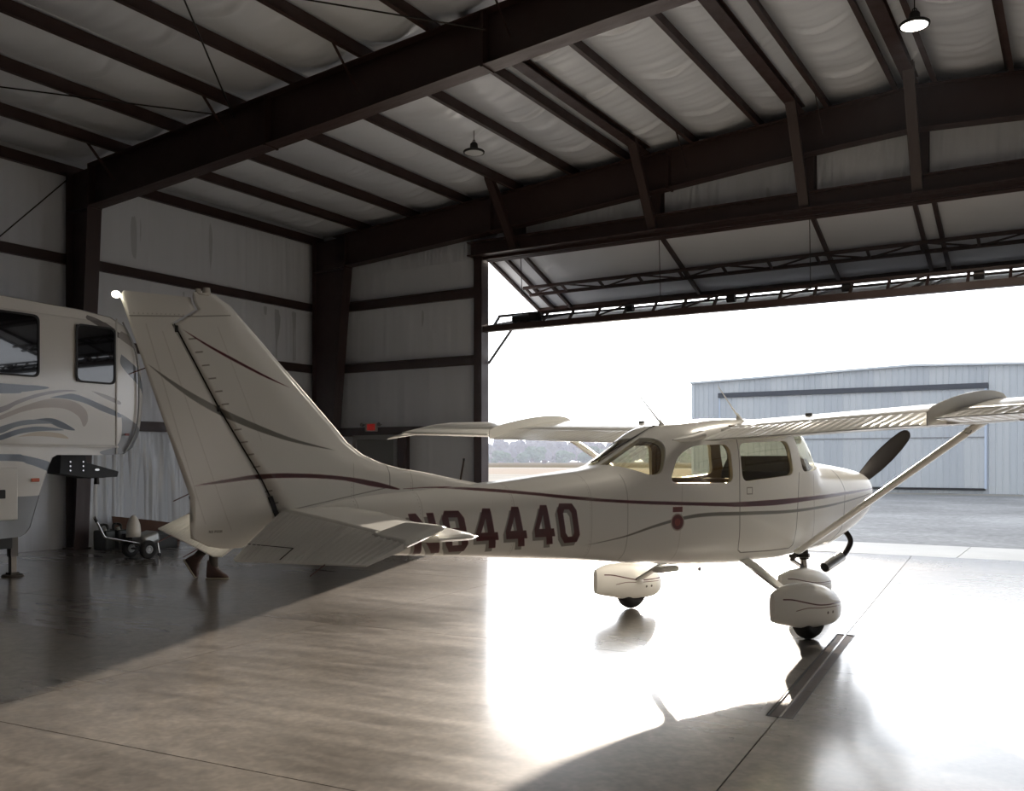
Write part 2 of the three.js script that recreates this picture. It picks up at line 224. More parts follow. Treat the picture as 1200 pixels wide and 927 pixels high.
// ceiling: insulation draped between purlins
const ceiling = struct('ceiling', 'low-pitched roof lined with sagging white insulation between dark steel purlins');
const PX = [.0, 1.55, 3.0, 4.45, 5.75, 7.1, 8.3, 9.65, 10.9, 12.1, 13.2];
const PXall = [...PX, ...PX.map(x => HW - x).reverse()];
{
  const th = .06; for (const s of [0, 1]) { const a = s ? RIDGE : -.3, b = s ? HW + .3 : RIDGE; part('roof_sheet', plate([[a, yTop(a) + .32], [b, yTop(b) + .32], [b, yTop(b) + .38], [a, yTop(a) + .38]], HL + .5), M.skin, ceiling).position.z = HL / 2; }
  const bz = [0, 6.6, 13.2, 19.8, HL];
  for (let j = 0; j < 4; j++) for (let i = 0; i < PXall.length - 1; i++) {
    const x0 = PXall[i], x1 = PXall[i + 1], L = bz[j + 1] - bz[j], fine = j < 2;
    part('insulation_panel', gridSurface(fine ? 10 : 4, fine ? 150 : 8, (u, v) => {
      const x = x0 + u * (x1 - x0), z = bz[j] + v * L, w = Math.sin(Math.PI * u);
      let y = yTop(x) + PUR + .05 - .1 * w - .03 * w * noise(x * 1.5, z * 1.2) - .03 * w * noise(x * .7 + 9 + z * .3, z * 4.2) - .012 * w * noise(x * 1.2 + z * .5, z * 9);
      const zs = (((z + .22 * w + .2 * noise(x * .3, 2) + 5) % 1.83) - .9) / .05; y -= .035 * w * Math.exp(-zs * zs) - .028 * w * Math.exp(-(zs - 2.2) * (zs - 2.2) * .7);
            return V(x, y, z);
    }), insulSet[(i * 2 + j) % 3], ceiling);
  }
  const purlin = (x, z0, z1, h = PUR) => part('purlin', zee(V(x, yTop(x), z0), V(x, yTop(x), z1), V(0, 1, 0), h, .075, .012), M.steel, ceiling);
  for (let j = 0; j < 4; j++) for (const x of PXall) if (x > .1 && x < HW - .1) purlin(x, bz[j], bz[j + 1]);
  for (const x of [8.78, 11.68, 13.5]) part('brace_beam', [box(x - .1, yTop(x) - .01, .5, x + .1, yTop(x) + .006, 6.6), box(x - .1, yTop(x) + .1, .5, x + .1, yTop(x) + .114, 6.6), box(x - .008, yTop(x), .5, x + .008, yTop(x) + .11, 6.6)], M.steel, ceiling);
  // flange braces from purlins to the rafters
  for (const [x, z] of [[1.55, 6.9], [4.45, 6.9], [7.1, 6.9], [9.65, 6.9], [5.75, .7], [9.65, .7], [12.1, .7]]) part('flange_brace', bar(V(x, yTop(x) + .04, z + .45), V(x, yTop(x) - .5, z - .1), .05, .006, V(1, 0, 0)), M.steel, ceiling);
}
// steel portal frames
const frameLabels = ['dark brown steel frame standing against the door wall', 'dark brown tapered steel frame crossing the roof above the tail fin', 'dark brown steel frame one bay behind the tail', 'dark brown steel frame two bays behind the tail', 'dark brown steel frame against the rear wall'];
const rafB = pchip([.2, .9, 5.65, 9, 11.5, 13.5], [6.16, 6.2, 6.52, 6.78, 6.98, 7.1]);
FR_Z.forEach((z, i) => {
  const t = thing('steel_frame', frameLabels[i], 'steel frame', [0, 0, z]);
  const topY = x => yTop(Math.min(x, HW - x)) - .004, botY = x => rafB(Math.min(x, HW - x));
  const colIn = y => .34 + .4 * Math.min(1, y / 6.2), F = .14, corner = i === 0 ? 1.5 : 1;
  for (const s of [0, 1]) {
    const X = x => s ? HW - x : x;
    const yb = 6.16;
    part('column', [plate([[X(.1), 0], [X(colIn(0) * corner), 0], [X(colIn(yb) * corner), yb], [X(colIn(yb) * corner), topY(.8)], [X(.1), topY(.1)]], .012),
      bar(V(X(.1), 0, 0), V(X(.1), topY(.1), 0), .018, 2 * F, V(0, 0, 1)), bar(V(X(colIn(0) * corner), 0, 0), V(X(colIn(yb) * corner), yb, 0), .02, 2 * F, V(0, 0, 1)),
      box(X(.02), 0, -F - .02, X(colIn(0) * corner + .06), .025, F + .02)], M.steel, t);
    part('knee_stiffener', [bar(V(X(.1), yb, 0), V(X(colIn(yb) * corner), yb, 0), .02, 2 * F, V(0, 0, 1)), bar(V(X(colIn(yb) * corner + .01), yb, 0), V(X(colIn(yb) * corner + .01), topY(.9), 0), .025, 2 * F, V(0, 0, 1))], M.steel, t);
    const xs = [.75, 2, 3.5, 5, 6.5, 8, 9.5, 11, 12.3, 13.5]; const gl = [];
    const outl = [...xs.map(x => [X(x), topY(x)]), ...xs.slice().reverse().map(x => [X(x), botY(x)])]; gl.push(plate(outl, .012));
    for (let k = 0; k < xs.length - 1; k++) { const a = xs[k], b = xs[k + 1]; gl.push(bar(V(X(a), topY(a), 0), V(X(b), topY(b), 0), 2 * F, .016), bar(V(X(a), botY(a), 0), V(X(b), botY(b), 0), 2 * F, .018)); }
    part('rafter', gl, M.steel, t);
    for (const x of [5.2, 9.2]) part('splice_plate', [box(X(x) - .02, botY(x) - .03, -F, X(x) + .02, topY(x) + .01, F)], M.steel, t);
  }
});
// cross-bracing rods
{
  const r = (name, p, q, label) => { const o = part(name, rod(p, q, .012, 6), M.darkmetal, scene); o.name = numbered(name); o.userData = { label, category: 'brace rod', group: 'bracing rods' }; };
  r('brace_rod', V(.2, 6.7, 6.85), V(.2, .25, 13), 'thin steel rod slanting down the side wall from the frame knee');
  r('brace_rod', V(4.6, 6.98, 6.85), V(9.6, 7.4, 13.1), 'thin steel rod under the roof running back from the big rafter');
  r('brace_rod', V(9.3, 7.2, 6.85), V(4.6, 7.1, 13.1), 'thin steel rod crossing under the roof behind the big rafter');
  r('brace_rod', V(.4, 6.85, 13), V(4.4, 7.05, 6.85), 'thin steel rod under the eave end of the roof');
}
// bifold hangar door, folded up and out
const door1 = struct('door_1', 'wide bifold hangar door folded open above the doorway');
{
  const bx0 = DX0 + .08, bx1 = DX1 - .08;
  const top = V(0, HEAD - .02, -.05), fold = V(0, 5.19, -2.38), U = fold.clone().sub(top), len = U.length(); const u = U.clone().normalize(), n = V(0, u.z, -u.y).normalize(); if (n.y > 0) n.negate();
  const at = (x, s, o) => top.clone().addScaledVector(u, s).addScaledVector(n, o).setX(x);
  const up = grp('upper_leaf', door1);
  const mull = [bx0, bx0 + .4, 5.7, 8.85, 11.75, 13.45, 13.75, 16, 18.7, 21.3, bx1];
  const slab = (x0, x1, s0, s1, o0, o1) => { const g = new THREE.BoxGeometry(x1 - x0, o1 - o0, s1 - s0); const m = new THREE.Matrix4().makeBasis(V(1, 0, 0), n, V(1, 0, 0).cross(n)); const zz = V(1, 0, 0).cross(n); const sg = zz.dot(u) > 0 ? 1 : -1; g.applyMatrix4(m.setPosition(at((x0 + x1) / 2, (s0 + s1) / 2, (o0 + o1) / 2))); return g; };
  part('outer_skin', slab(bx0, bx1, 0, len, -.12, -.08), M.skin, up);
  for (let i = 0; i < mull.length - 1; i++) { const a = mull[i], b = mull[i + 1]; part('insulation_panel', gridSurface(Math.ceil((b - a) * 10), 10, (p, q) => at(a + p * (b - a), q * len, -.03 + .014 * noise((a + p * (b - a)) * 2.4, q * 1.4) + .006 * noise((a + p * (b - a)) * 9, q * 1.5))), insulSet[i % 3], up); }
  for (const x of mull) part('mullion', slab(x - .035, x + .035, 0, len, -.08, .04), M.steel, up);
  part('edge_rail', [slab(bx0, bx1, 0, .1, -.08, .05)], M.steel, up); part('edge_rail', [slab(bx0, bx1, len - .14, len, -.1, .06)], M.steel, up);
  const tr = []; for (const s of [1.18, 1.5]) tr.push(slab(bx0 + .25, bx1, s - .025, s + .025, .08, .14));
  part('truss_chord', tr, M.steel, up);
  for (let x = bx0 + .3, k = 0; x < bx1; x += .92, k++) { part('truss_strut', bar(at(x, 1.18, .11), at(x, 1.5, .11), .05, .04, n), M.steel, up); if (x + .92 < bx1) part('truss_diagonal', bar(at(x, k % 2 ? 1.18 : 1.5, .11), at(x + .92, k % 2 ? 1.5 : 1.18, .11), .025, .025, n), M.steel, up); }
  // lower leaf, folded back to the jambs
  const lo = grp('lower_leaf', door1);
  const bt = V(0, 4.5, .02), lf = V(0, 5.045, -2.34), LU = lf.clone().sub(bt), ll = LU.length(), lu = LU.clone().normalize(), ln = V(0, -lu.z, lu.y).normalize();
  const bt_ = (x, s, o) => bt.clone().addScaledVector(lu, s).addScaledVector(ln, o).setX(x);
  const sl = (x0, x1, s0, s1, o0, o1) => { const g = new THREE.BoxGeometry(x1 - x0, o1 - o0, s1 - s0); g.applyMatrix4(new THREE.Matrix4().makeBasis(V(1, 0, 0), ln, V(1, 0, 0).cross(ln)).setPosition(bt_((x0 + x1) / 2, (s0 + s1) / 2, (o0 + o1) / 2))); return g; };
  part('outer_skin', sl(bx0, bx1, .05, ll, -.05, -.01), M.skin, lo);
  for (let i = 0; i < mull.length - 1; i++) part('insulation_panel', sl(mull[i] + .03, mull[i + 1] - .03, .08, ll - .05, -.01, .03), insulSet[i % 3], lo);
  for (const x of mull) part('mullion', sl(x - .03, x + .03, .05, ll, -.01, .06), M.steel, lo);
  part('bottom_rail', [box(bx0 - .06, 4.42, -.06, bx1 + .06, 4.545, .08)], M.steel, lo);
  const ry = 4.79; part('truss_chord', [box(bx0 + .12, ry - .02, -.32, bx1 - .1, ry + .03, -.26)], M.steel, lo);
  for (let x = bx0 + .14, k = 0; x < bx1 - .1; x += .62, k++) { part('truss_strut', bar(V(x, 4.54, -.05), V(x, ry, -.29), .05, .04), M.steel, lo); if (k % 3 === 1) part('truss_diagonal', bar(V(x, 4.56, -.06), V(x + .62, ry, -.29), .03, .03), M.steel, lo); }
  const mt = part('drive_motor', [tf(new THREE.CylinderGeometry(.09, .09, .42, 16), g => { g.rotateZ(Math.PI / 2); g.translate(5.62, 4.68, -.18); }), box(5.84, 4.6, -.28, 6.05, 4.77, -.08)], M.darkmetal, lo);
  part('drive_shaft', rod(V(bx0 + .6, 4.69, -.2), V(bx1 - .6, 4.69, -.2), .022, 8), M.darkmetal, lo);
  for (let x = bx0 + 1.2; x < bx1; x += 2.1) part('cable_drum', tf(new THREE.CylinderGeometry(.075, .075, .16, 14), g => { g.rotateZ(Math.PI / 2); g.translate(x, 4.69, -.2); }), M.darkmetal, lo);
  for (const x of [5.62, 8.8, 11.7, 15.4, 18.2]) part('lift_cable', rod(V(x, HEAD, -.12), V(x, 4.7, -.2), .008, 5), M.darkmetal, lo);
  part('guide_arm', bar(V(DX0 + .02, 3.75, -.15), V(DX0 + .62, 4.45, -.15), .03, .05), M.grey, lo);
}
// personnel door and exit sign
{
  const d = struct('door_2', 'grey metal personnel door in the corner under a red exit sign');
  const pm = std(0x6a6a66, .5), fm = std(0x8b8b87, .5);
  part('door_leaf', [rbox(1.16, .01, .02, 2.3, 2.12, .065, .008)], pm, d);
  part('door_frame', [box(1.06, 0, .0, 1.16, 2.22, .1), box(2.3, 0, .0, 2.4, 2.22, .1), box(1.06, 2.12, .0, 2.4, 2.22, .1)], fm, d);
  part('door_handle', [rod(V(1.26, 1.02, .065), V(1.26, 1.02, .12), .012), rod(V(1.26, 1.02, .115), V(1.39, 1.02, .115), .011)], M.chrome, d);
  const post = thing('wall_post', 'dark steel post beside the grey personnel door', 'post', [2.62, 0, .12]);
  part('web', box(-.006, 0, -.1, .006, 2.22, .1), M.steel, post); part('flange', [box(-.1, 0, .09, .1, 2.22, .1)], M.steel, post); part('flange', [box(-.1, 0, -.1, .1, 2.22, -.09)], M.steel, post);
  const e = thing('exit_sign', 'small red lit exit sign above the grey personnel door', 'exit sign', [1.67, 2.4, .14]);
  part('housing', rbox(-.17, -.1, -.05, .17, .1, .03, .015), std(0xb0a59c, .5), e);
  part('lit_face', box(-.1, -.07, .03, .14, .075, .034), std(0x9c1b16, .5, 0, { emissive: 0xff2410, emissiveIntensity: .06 }), e, 'red glowing face');
  for (const s of [-1, 1]) part('emergency_lamp', tf(new THREE.CylinderGeometry(.045, .035, .06, 14), g => { g.rotateX(1.2); g.translate(s * .26, .06, .02); }), M.grey, e);
  part('lamp_arm', [box(-.3, .05, -.04, .3, .075, -.02)], M.grey, e);
  const st = thing('leaning_stick', 'thin dark stick leaning against the wall beside the doorway', 'stick', [4.25, 0, .25]);
  part('shaft', rod(V(-.12, 0, .1), V(.14, 1.62, .0), .022, 8), std(0x3b2b20, .7), st); part('tip', rod(V(.14, 1.62, 0), V(.147, 1.67, 0), .026, 8), M.black, st);
}
// high-bay lamps
function highBay(pos, lit, label) {
  const t = thing('high_bay_lamp', label, 'ceiling lamp', pos, 0, 'high-bay lamps'); t.scale.setScalar(.85);
  part('hook', [rod(V(0, .18, 0), V(0, .42, 0), .008, 6), tf(new THREE.TorusGeometry(.03, .008, 6, 14), g => g.translate(0, .2, 0))], M.darkmetal, t);
  part('driver_housing', lathe([[0, .18], [.05, .18], [.075, .15], [.08, .07], [.1, .05], [.1, .02], [0, .02]]), M.black, t);
  part('reflector', lathe([[.1, .03], [.2, .015], [.215, 0], [.21, -.03], [.185, -.03], [.18, -.01], [.0, -.01]], 32), M.black, t);
  part('diffuser', tf(new THREE.CylinderGeometry(.182, .182, .012, 32), g => g.translate(0, -.022, 0)), lit ? std(0xffffff, .5, 0, { emissive: 0xfff4e4, emissiveIntensity: 9 }) : std(0xa6a6a4, .4), t, lit ? 'glowing white diffuser' : 'unlit grey diffuser');
  if (lit) { const l = new THREE.SpotLight(0xfff2df, 120, 0, 1.3, .6, 2); l.name = 'lamp_light'; l.position.set(0, -.035, 0); l.target.position.set(0, -3, 0); l.castShadow = true; l.shadow.radius = 7; t.add(l, l.target); }
}
highBay([7.1, 6.86, 3.86], false, 'unlit round black lamp hanging under the purlins');
highBay([14.11, 7.02, 4.5], true, 'glowing round white lamp hanging near the roof ridge');
// ───────── the aeroplane (local axes: x forward, y up, z to its right wing) ─────────
const plane = thing('light_aircraft', 'white high-wing propeller aeroplane with maroon and grey stripes parked in the hangar doorway', 'aeroplane', [12.716, 0, 7.92], 70.15 * D2R);
const PAINT = '#e8e8e3', MAROON = '#4a161c', GREYP = '#77766f';
const AX0 = -5.8, AS = 2048 / 8.4, AY = 2.85, AH = 1200;
const livery = (() => {
  const c = document.createElement('canvas'); c.width = 2048; c.height = AH; const k = c.getContext('2d');
  k.fillStyle = PAINT; k.fillRect(0, 0, 2048, AH);
  const band = (top, bot, col, T) => { const cr = l => new THREE.SplineCurve(l.map(p => new THREE.Vector2(...p))).getPoints(60); const a = cr(top), b = cr(bot).reverse(); k.fillStyle = col; k.beginPath(); [...a, ...b].forEach((p, i) => { const q = T(p.x, p.y); i ? k.lineTo(...q) : k.moveTo(...q); }); k.closePath(); k.fill(); };
  const wide = (l, w) => [l.map(([x, y], i) => [x, y + w * Math.sin(Math.PI * Math.min(1, (i + .02) / (l.length - 1)))]), l.map(([x, y], i) => [x, y - w * Math.sin(Math.PI * Math.min(1, (i + .02) / (l.length - 1)))])];
  const line = (l, T, w = 1.2, col = 'rgba(60,55,50,.55)') => { k.strokeStyle = col; k.lineWidth = w; k.beginPath(); l.forEach((p, i) => { const q = T(...p); i ? k.lineTo(...q) : k.moveTo(...q); }); k.stroke(); };
  const rivets = (a, b, n, T) => { k.fillStyle = 'rgba(90,84,76,.55)'; for (let i = 0; i <= n; i++) { const q = T(a[0] + (b[0] - a[0]) * i / n, a[1] + (b[1] - a[1]) * i / n); k.fillRect(q[0], q[1], 1.2, 1.2); } };
  const cut = (w, h, q) => [[q, 0], [w - q, 0], [w, q], [w, h - q], [w - q, h], [q, h], [0, h - q], [0, q]];
  const glyphs = {
    N: [[[0, 0], [.28, 0], [.28, .5], [.7, 0], [1, 0], [1, 1], [.72, 1], [.72, .5], [.3, 1], [0, 1]]],
    8: [cut(1, 1, .18), [[.29, .16], [.71, .16], [.71, .43], [.29, .43]], [[.29, .58], [.71, .58], [.71, .84], [.29, .84]]],
    4: [[[.55, 0], [.85, 0], [.85, .2], [1, .2], [1, .4], [.85, .4], [.85, 1], [.5, 1], [0, .4], [0, .2], [.55, .2]], [[.24, .4], [.55, .4], [.55, .76]]],
    0: [cut(1, 1, .18), cut(.44, .7, .1).map(([x, y]) => [x + .28, y + .15])],
  };
  const cells = [['N', [-3.67, 1.222], [-3.465, 1.224], [-3.589, .913], [-3.382, .915]], ['8', [-3.406, 1.236], [-3.217, 1.234], [-3.334, .917], [-3.143, .92]], ['4', [-3.135, 1.247], [-2.945, 1.243], [-3.075, .93], [-2.878, .933]], ['4', [-2.868, 1.253], [-2.69, 1.249], [-2.81, .933], [-2.615, .934]], ['4', [-2.6, 1.26], [-2.425, 1.256], [-2.545, .936], [-2.352, .939]], ['0', [-2.361, 1.268], [-2.169, 1.263], [-2.302, .939], [-2.112, .946]]];
  for (const side of [0, 1]) {
    const T = (x, y) => [(x - AX0) * AS, (AY - y) * AS + side * 600];
    // fine panel seams and rivet rows
    for (const x of [-2.0, -2.75, -3.55, -4.05]) { line([[x, .7], [x, 1.6]], T, .8, 'rgba(120,114,104,.45)'); rivets([x - .02, .8], [x - .02, 1.45], 26, T); }
    line([[-4.62, 1.26], [-3.75, 1.42], [-3.75, 1.58], [-4.1, 1.78]], T, 1.4); line([[-1.62, .66], [-1.62, 1.5]], T, .9); line([[-1.05, .62], [-1.0, 1.42]], T, .9, 'rgba(120,114,104,.4)');
    line([[1.5, 1.58], [1.62, 1.3], [1.58, .88], [1.45, .74]], T, 2.2, 'rgba(50,46,42,.8)'); line([[1.0, .7], [.98, 1.48]], T, 1); rivets([.98, .75], [.98, 1.45], 24, T);
    line([[-.24, 1.85], [-.235, .82], [-.22, .77], [-.17, .745], [.3, .735], [.62, .74], [.66, .77], [.72, 1.5]], T, 2, 'rgba(52,48,44,.8)');
    k.strokeStyle = 'rgba(110,105,98,.8)'; k.strokeRect(...T(-.13, 1.36), .08 * AS, .06 * AS);
    line([[-5.6, 2.52], [-5.2, 2.55], [-4.96, 2.58]], T, 1.2); rivets([-5.6, 2.54], [-5.22, 2.56], 14, T);
    line([[-5.5, 2.48], [-5.12, 1.2]], T, .8, 'rgba(130,124,112,.4)'); line([[-5.4, 2.44], [-4.95, 1.15]], T, .8, 'rgba(130,124,112,.35)'); line([[-5.05, 2.5], [-4.75, 1.75]], T, .8, 'rgba(130,124,112,.3)');
    for (let i = 0; i < 14; i++) { const y = 2.4 - i * .083, x = -5.24 + i * .043; line([[x, y], [x + .05, y + .008]], T, 2, 'rgba(96,90,80,.7)'); }
    k.fillStyle = 'rgba(70,66,60,.8)'; k.font = 'bold 5px sans-serif'; if (!side) k.fillText('NO PUSH', ...T(-5.1, 1.14));
    // stripes
    band([[-5.189, 1.454], [-5.003, 1.488], [-4.786, 1.52], [-4.559, 1.528], [-4.294, 1.516], [-4.03, 1.488], [-3.811, 1.447], [-3.66, 1.403]], [[-5.189, 1.452], [-5.003, 1.469], [-4.811, 1.49], [-4.61, 1.497], [-4.375, 1.494], [-4.128, 1.474], [-3.899, 1.428], [-3.676, 1.398]], MAROON, T);
    band([[-3.636, 1.404], [-3.353, 1.415], [-2.983, 1.4], [-2.59, 1.365], [-2.175, 1.322], [-1.734, 1.284], [-1.264, 1.259], [-.56, 1.231], [-.235, 1.227], [.326, 1.235], [.852, 1.249], [1.435, 1.272], [2.15, 1.305], [2.365, 1.315]], [[-3.636, 1.402], [-3.353, 1.406], [-2.983, 1.378], [-2.59, 1.342], [-2.175, 1.296], [-1.734, 1.26], [-1.264, 1.231], [-.56, 1.199], [-.235, 1.184], [.326, 1.182], [.852, 1.208], [1.435, 1.24], [2.15, 1.29], [2.365, 1.308]], MAROON, T);
    band(...wide([[-2.075, .907], [-1.663, .965], [-1.328, 1.043], [-.977, 1.105], [-.669, 1.125], [-.144, 1.118], [.584, 1.113], [1.312, 1.151], [1.95, 1.215], [2.365, 1.275]], .017), GREYP, T);
    band(...wide([[-5.486, 2.226], [-5.345, 2.12], [-5.189, 2.02], [-5.003, 1.926], [-4.761, 1.832], [-4.507, 1.753], [-4.184, 1.687]], .024), GREYP, T);
    band(...wide([[-5.279, 2.46], [-5.12, 2.371], [-4.932, 2.282], [-4.711, 2.185], [-4.533, 2.122]], .009), MAROON, T);
    // registration, with a grey drop shadow
    for (const [dx, dy, col] of [[-.022, -.028, '#8d8b84'], [0, 0, MAROON]]) for (const [ch, tl, tr, bl, br] of cells) {
      k.fillStyle = col; k.beginPath();
      for (const poly of glyphs[ch]) { poly.forEach(([a, b], i) => { const y0 = 1 - b; const px = (tl[0] * (1 - a) + tr[0] * a) * (1 - y0) + (bl[0] * (1 - a) + br[0] * a) * y0, py = (tl[1] * (1 - a) + tr[1] * a) * (1 - y0) + (bl[1] * (1 - a) + br[1] * a) * y0; const x = side ? -5.78 - px : px; const q = T(x + dx, py + dy); i ? k.lineTo(...q) : k.moveTo(...q); }); k.closePath(); }
      k.fill('evenodd');
    }
    // small round club emblem and placard
    const [ex, ey] = T(-1.06, 1.07); k.fillStyle = '#a79f94'; k.beginPath(); k.ellipse(ex, ey, 19, 19, 0, 0, 7); k.fill(); k.fillStyle = '#5a1b1a'; k.beginPath(); k.ellipse(ex, ey, 16, 16, 0, 0, 7); k.fill(); k.fillStyle = '#8c3b30'; k.beginPath(); k.ellipse(ex, ey, 8, 8, 0, 0, 7); k.fill(); k.fillStyle = '#6b2520'; k.fillRect(ex - 3, ey - 6, 2, 12); k.fillRect(ex + 2, ey - 6, 2, 12);
    k.fillStyle = '#6b2a26'; const pl = T(-1.115, 1.205); k.fillRect(pl[0], pl[1], 27, 11);
  }
  const t = new THREE.CanvasTexture(c); t.colorSpace = THREE.SRGBColorSpace; return t;
})();
M.livery = new THREE.MeshPhysicalMaterial({ map: livery, roughness: .28, clearcoat: .6, clearcoatRoughness: .12, side: THREE.DoubleSide });
function sideUV(g) { const n = g.index ? g.toNonIndexed() : g, p = n.attributes.position, uv = new Float32Array(p.count * 2); for (let i = 0; i < p.count; i += 3) { const s = p.getZ(i) + p.getZ(i + 1) + p.getZ(i + 2) >= 0 ? 0 : 600; for (let c = 0; c < 3; c++) { uv[2 * (i + c)] = (p.getX(i + c) - AX0) * AS / 2048; uv[2 * (i + c) + 1] = 1 - ((AY - p.getY(i + c)) * AS + s) / AH; } } n.setAttribute('uv', new THREE.BufferAttribute(uv, 2)); return n; }
// fuselage loft
const FX = [-4.72, -4, -3, -2.2, -1.63, -1.2, -.75, 0, .6, .8, .92, 1.0, 1.08, 1.17, 1.5, 1.95, 2.24, 2.33, 2.365];
const FT = {
  yb: [1.03, .935, .85, .78, .725, .685, .645, .61, .615, .63, .638, .645, .652, .65, .67, .8, .935, 1.0, 1.06],
  yt: [1.24, 1.36, 1.425, 1.5, 1.57, 1.765, 1.955, 2.03, 2.035, 2.015, 1.955, 1.87, 1.76, 1.63, 1.6, 1.555, 1.515, 1.49, 1.44],
  ys: [1.14, 1.16, 1.17, 1.18, 1.2, 1.2, 1.2, 1.2, 1.2, 1.2, 1.19, 1.18, 1.18, 1.18, 1.18, 1.2, 1.22, 1.23, 1.24],
  hw: [.045, .14, .26, .36, .425, .475, .52, .535, .53, .525, .523, .52, .518, .515, .49, .455, .42, .39, .34],
  nl: [2.2, 2.8, 3.4, 3.8, 4, 4.2, 4.4, 4.4, 4.2, 4, 3.9, 3.8, 3.6, 3.5, 3.3, 3.0, 2.8, 2.7, 2.5],
  nu: [2.2, 2.3, 2.4, 2.6, 2.8, 3.2, 4.2, 4.6, 4.8, 4.8, 4.6, 4.2, 3.6, 3.1, 2.9, 2.9, 2.8, 2.7, 2.6],
};
const FP = Object.fromEntries(Object.entries(FT).map(([k, v]) => [k, pchip(FX, v)]));
function fusRing(x, off, n = 56) { const yb = FP.yb(x) + off, yt = FP.yt(x) - off, ys = FP.ys(x), w = Math.max(.005, FP.hw(x) - off), nl = FP.nl(x), nu = FP.nu(x), r = []; for (let i = 0; i < n; i++) { const a = i / n * 2 * Math.PI, c = Math.cos(a), s = Math.sin(a), e = s >= 0 ? nu : nl; r.push(V(x, ys + (s >= 0 ? (yt - ys) : (ys - yb)) * Math.sign(s) * Math.abs(s) ** (2 / e), w * Math.sign(c) * Math.abs(c) ** (2 / e))); } return r; }
function fusLoft(x0, x1, off, n) { const xs = []; for (let i = 0; i <= n; i++) xs.push(x0 + (x1 - x0) * i / n); return outward(loft(xs.map(x => fusRing(x, off)))); }
const windows = {};
{
  const ev = new Evaluator(); ev.useGroups = false;
  const br = g => { const b = new Brush(g); b.updateMatrixWorld(true); return b; };
  const rounded = (pts, r) => { const s = new THREE.Shape(), n = pts.length; for (let i = 0; i < n; i++) { const p = pts[i], a = pts[(i + n - 1) % n], b = pts[(i + 1) % n]; const da = Math.hypot(a[0] - p[0], a[1] - p[1]), db = Math.hypot(b[0] - p[0], b[1] - p[1]), q = Math.min(r, da / 2, db / 2); const A = [p[0] + (a[0] - p[0]) * q / da, p[1] + (a[1] - p[1]) * q / da], B = [p[0] + (b[0] - p[0]) * q / db, p[1] + (b[1] - p[1]) * q / db]; i ? s.lineTo(...A) : s.moveTo(...A); s.quadraticCurveTo(p[0], p[1], ...B); } s.closePath(); return s; };
  const prism = (pts, r, z0, z1) => { const g = new THREE.ExtrudeGeometry(rounded(pts, r), { depth: z1 - z0, bevelEnabled: false, curveSegments: 5 }); g.translate(0, 0, z0); return g; };
  const sideW = { rear_side: [[-1.15, 1.42], [-1.02, 1.66], [-.83, 1.755], [-.36, 1.77], [-.325, 1.41]], door_window: [[-.23, 1.78], [.555, 1.815], [.63, 1.475], [-.195, 1.415]] };
  const wind = [[.66, 1.9], [.79, 1.5], [1.0, 1.515], [1.14, 1.57], [1.4, 1.62], [1.4, 2.3], [.95, 2.3], [.86, 1.93]], rear = [[-1.64, 1.60], [-1.34, 1.485], [-1.22, 1.5], [-1.09, 1.73], [-1.06, 1.82], [-1.2, 2.1], [-2.2, 1.8]];
  const prisms = [];
  for (const s of [1, -1]) for (const k of Object.keys(sideW)) prisms.push([prism(sideW[k], .09, s > 0 ? .2 : -1, s > 0 ? 1 : -.2)]);
  prisms.push([prism(wind, .06, -1, 1)]);
  for (const s of [1, -1]) prisms.push([prism(rear, .07, s > 0 ? .03 : -1, s > 0 ? 1 : -.03)]);
  let body = ev.evaluate(br(fusLoft(-4.72, 2.365, 0, 140)), br(fusLoft(-1.85, 1.4, .035, 56)), SUBTRACTION);
  for (const [g] of prisms) { body.updateMatrixWorld(true); body = ev.evaluate(body, br(g), SUBTRACTION); }
  const fus = part('fuselage', sideUV(body.geometry), M.livery, plane);
  const shell = ev.evaluate(br(fusLoft(-1.9, 1.45, .008, 56)), br(fusLoft(-1.95, 1.5, .013, 56)), SUBTRACTION);
  for (const [g] of prisms) { shell.updateMatrixWorld(true); const p = ev.evaluate(shell, br(g), INTERSECTION); part('window_pane', p.geometry, M.glass, fus, 'clear cabin window'); }
  let lining = ev.evaluate(br(fusLoft(-1.84, 1.39, .0358, 56)), br(fusLoft(-1.82, 1.37, .046, 56)), SUBTRACTION);
  for (const [g] of prisms) { lining.updateMatrixWorld(true); lining = ev.evaluate(lining, br(g), SUBTRACTION); }
  part('cabin_lining', lining.geometry, std(0x6f5b43, .8), plane, 'brown cabin trim');
  const bt = part('cowl_face', [tf(new THREE.CylinderGeometry(.13, .13, .02, 28), g => { g.rotateZ(Math.PI / 2); g.translate(2.37, 1.26, 0); }), ...[-1, 1].map(s => tf(new THREE.SphereGeometry(.085, 18, 12), g => { g.scale(.2, .8, 1.1); g.translate(2.362, 1.25, s * .215); }))], M.black, fus, 'dark cooling inlets');
}
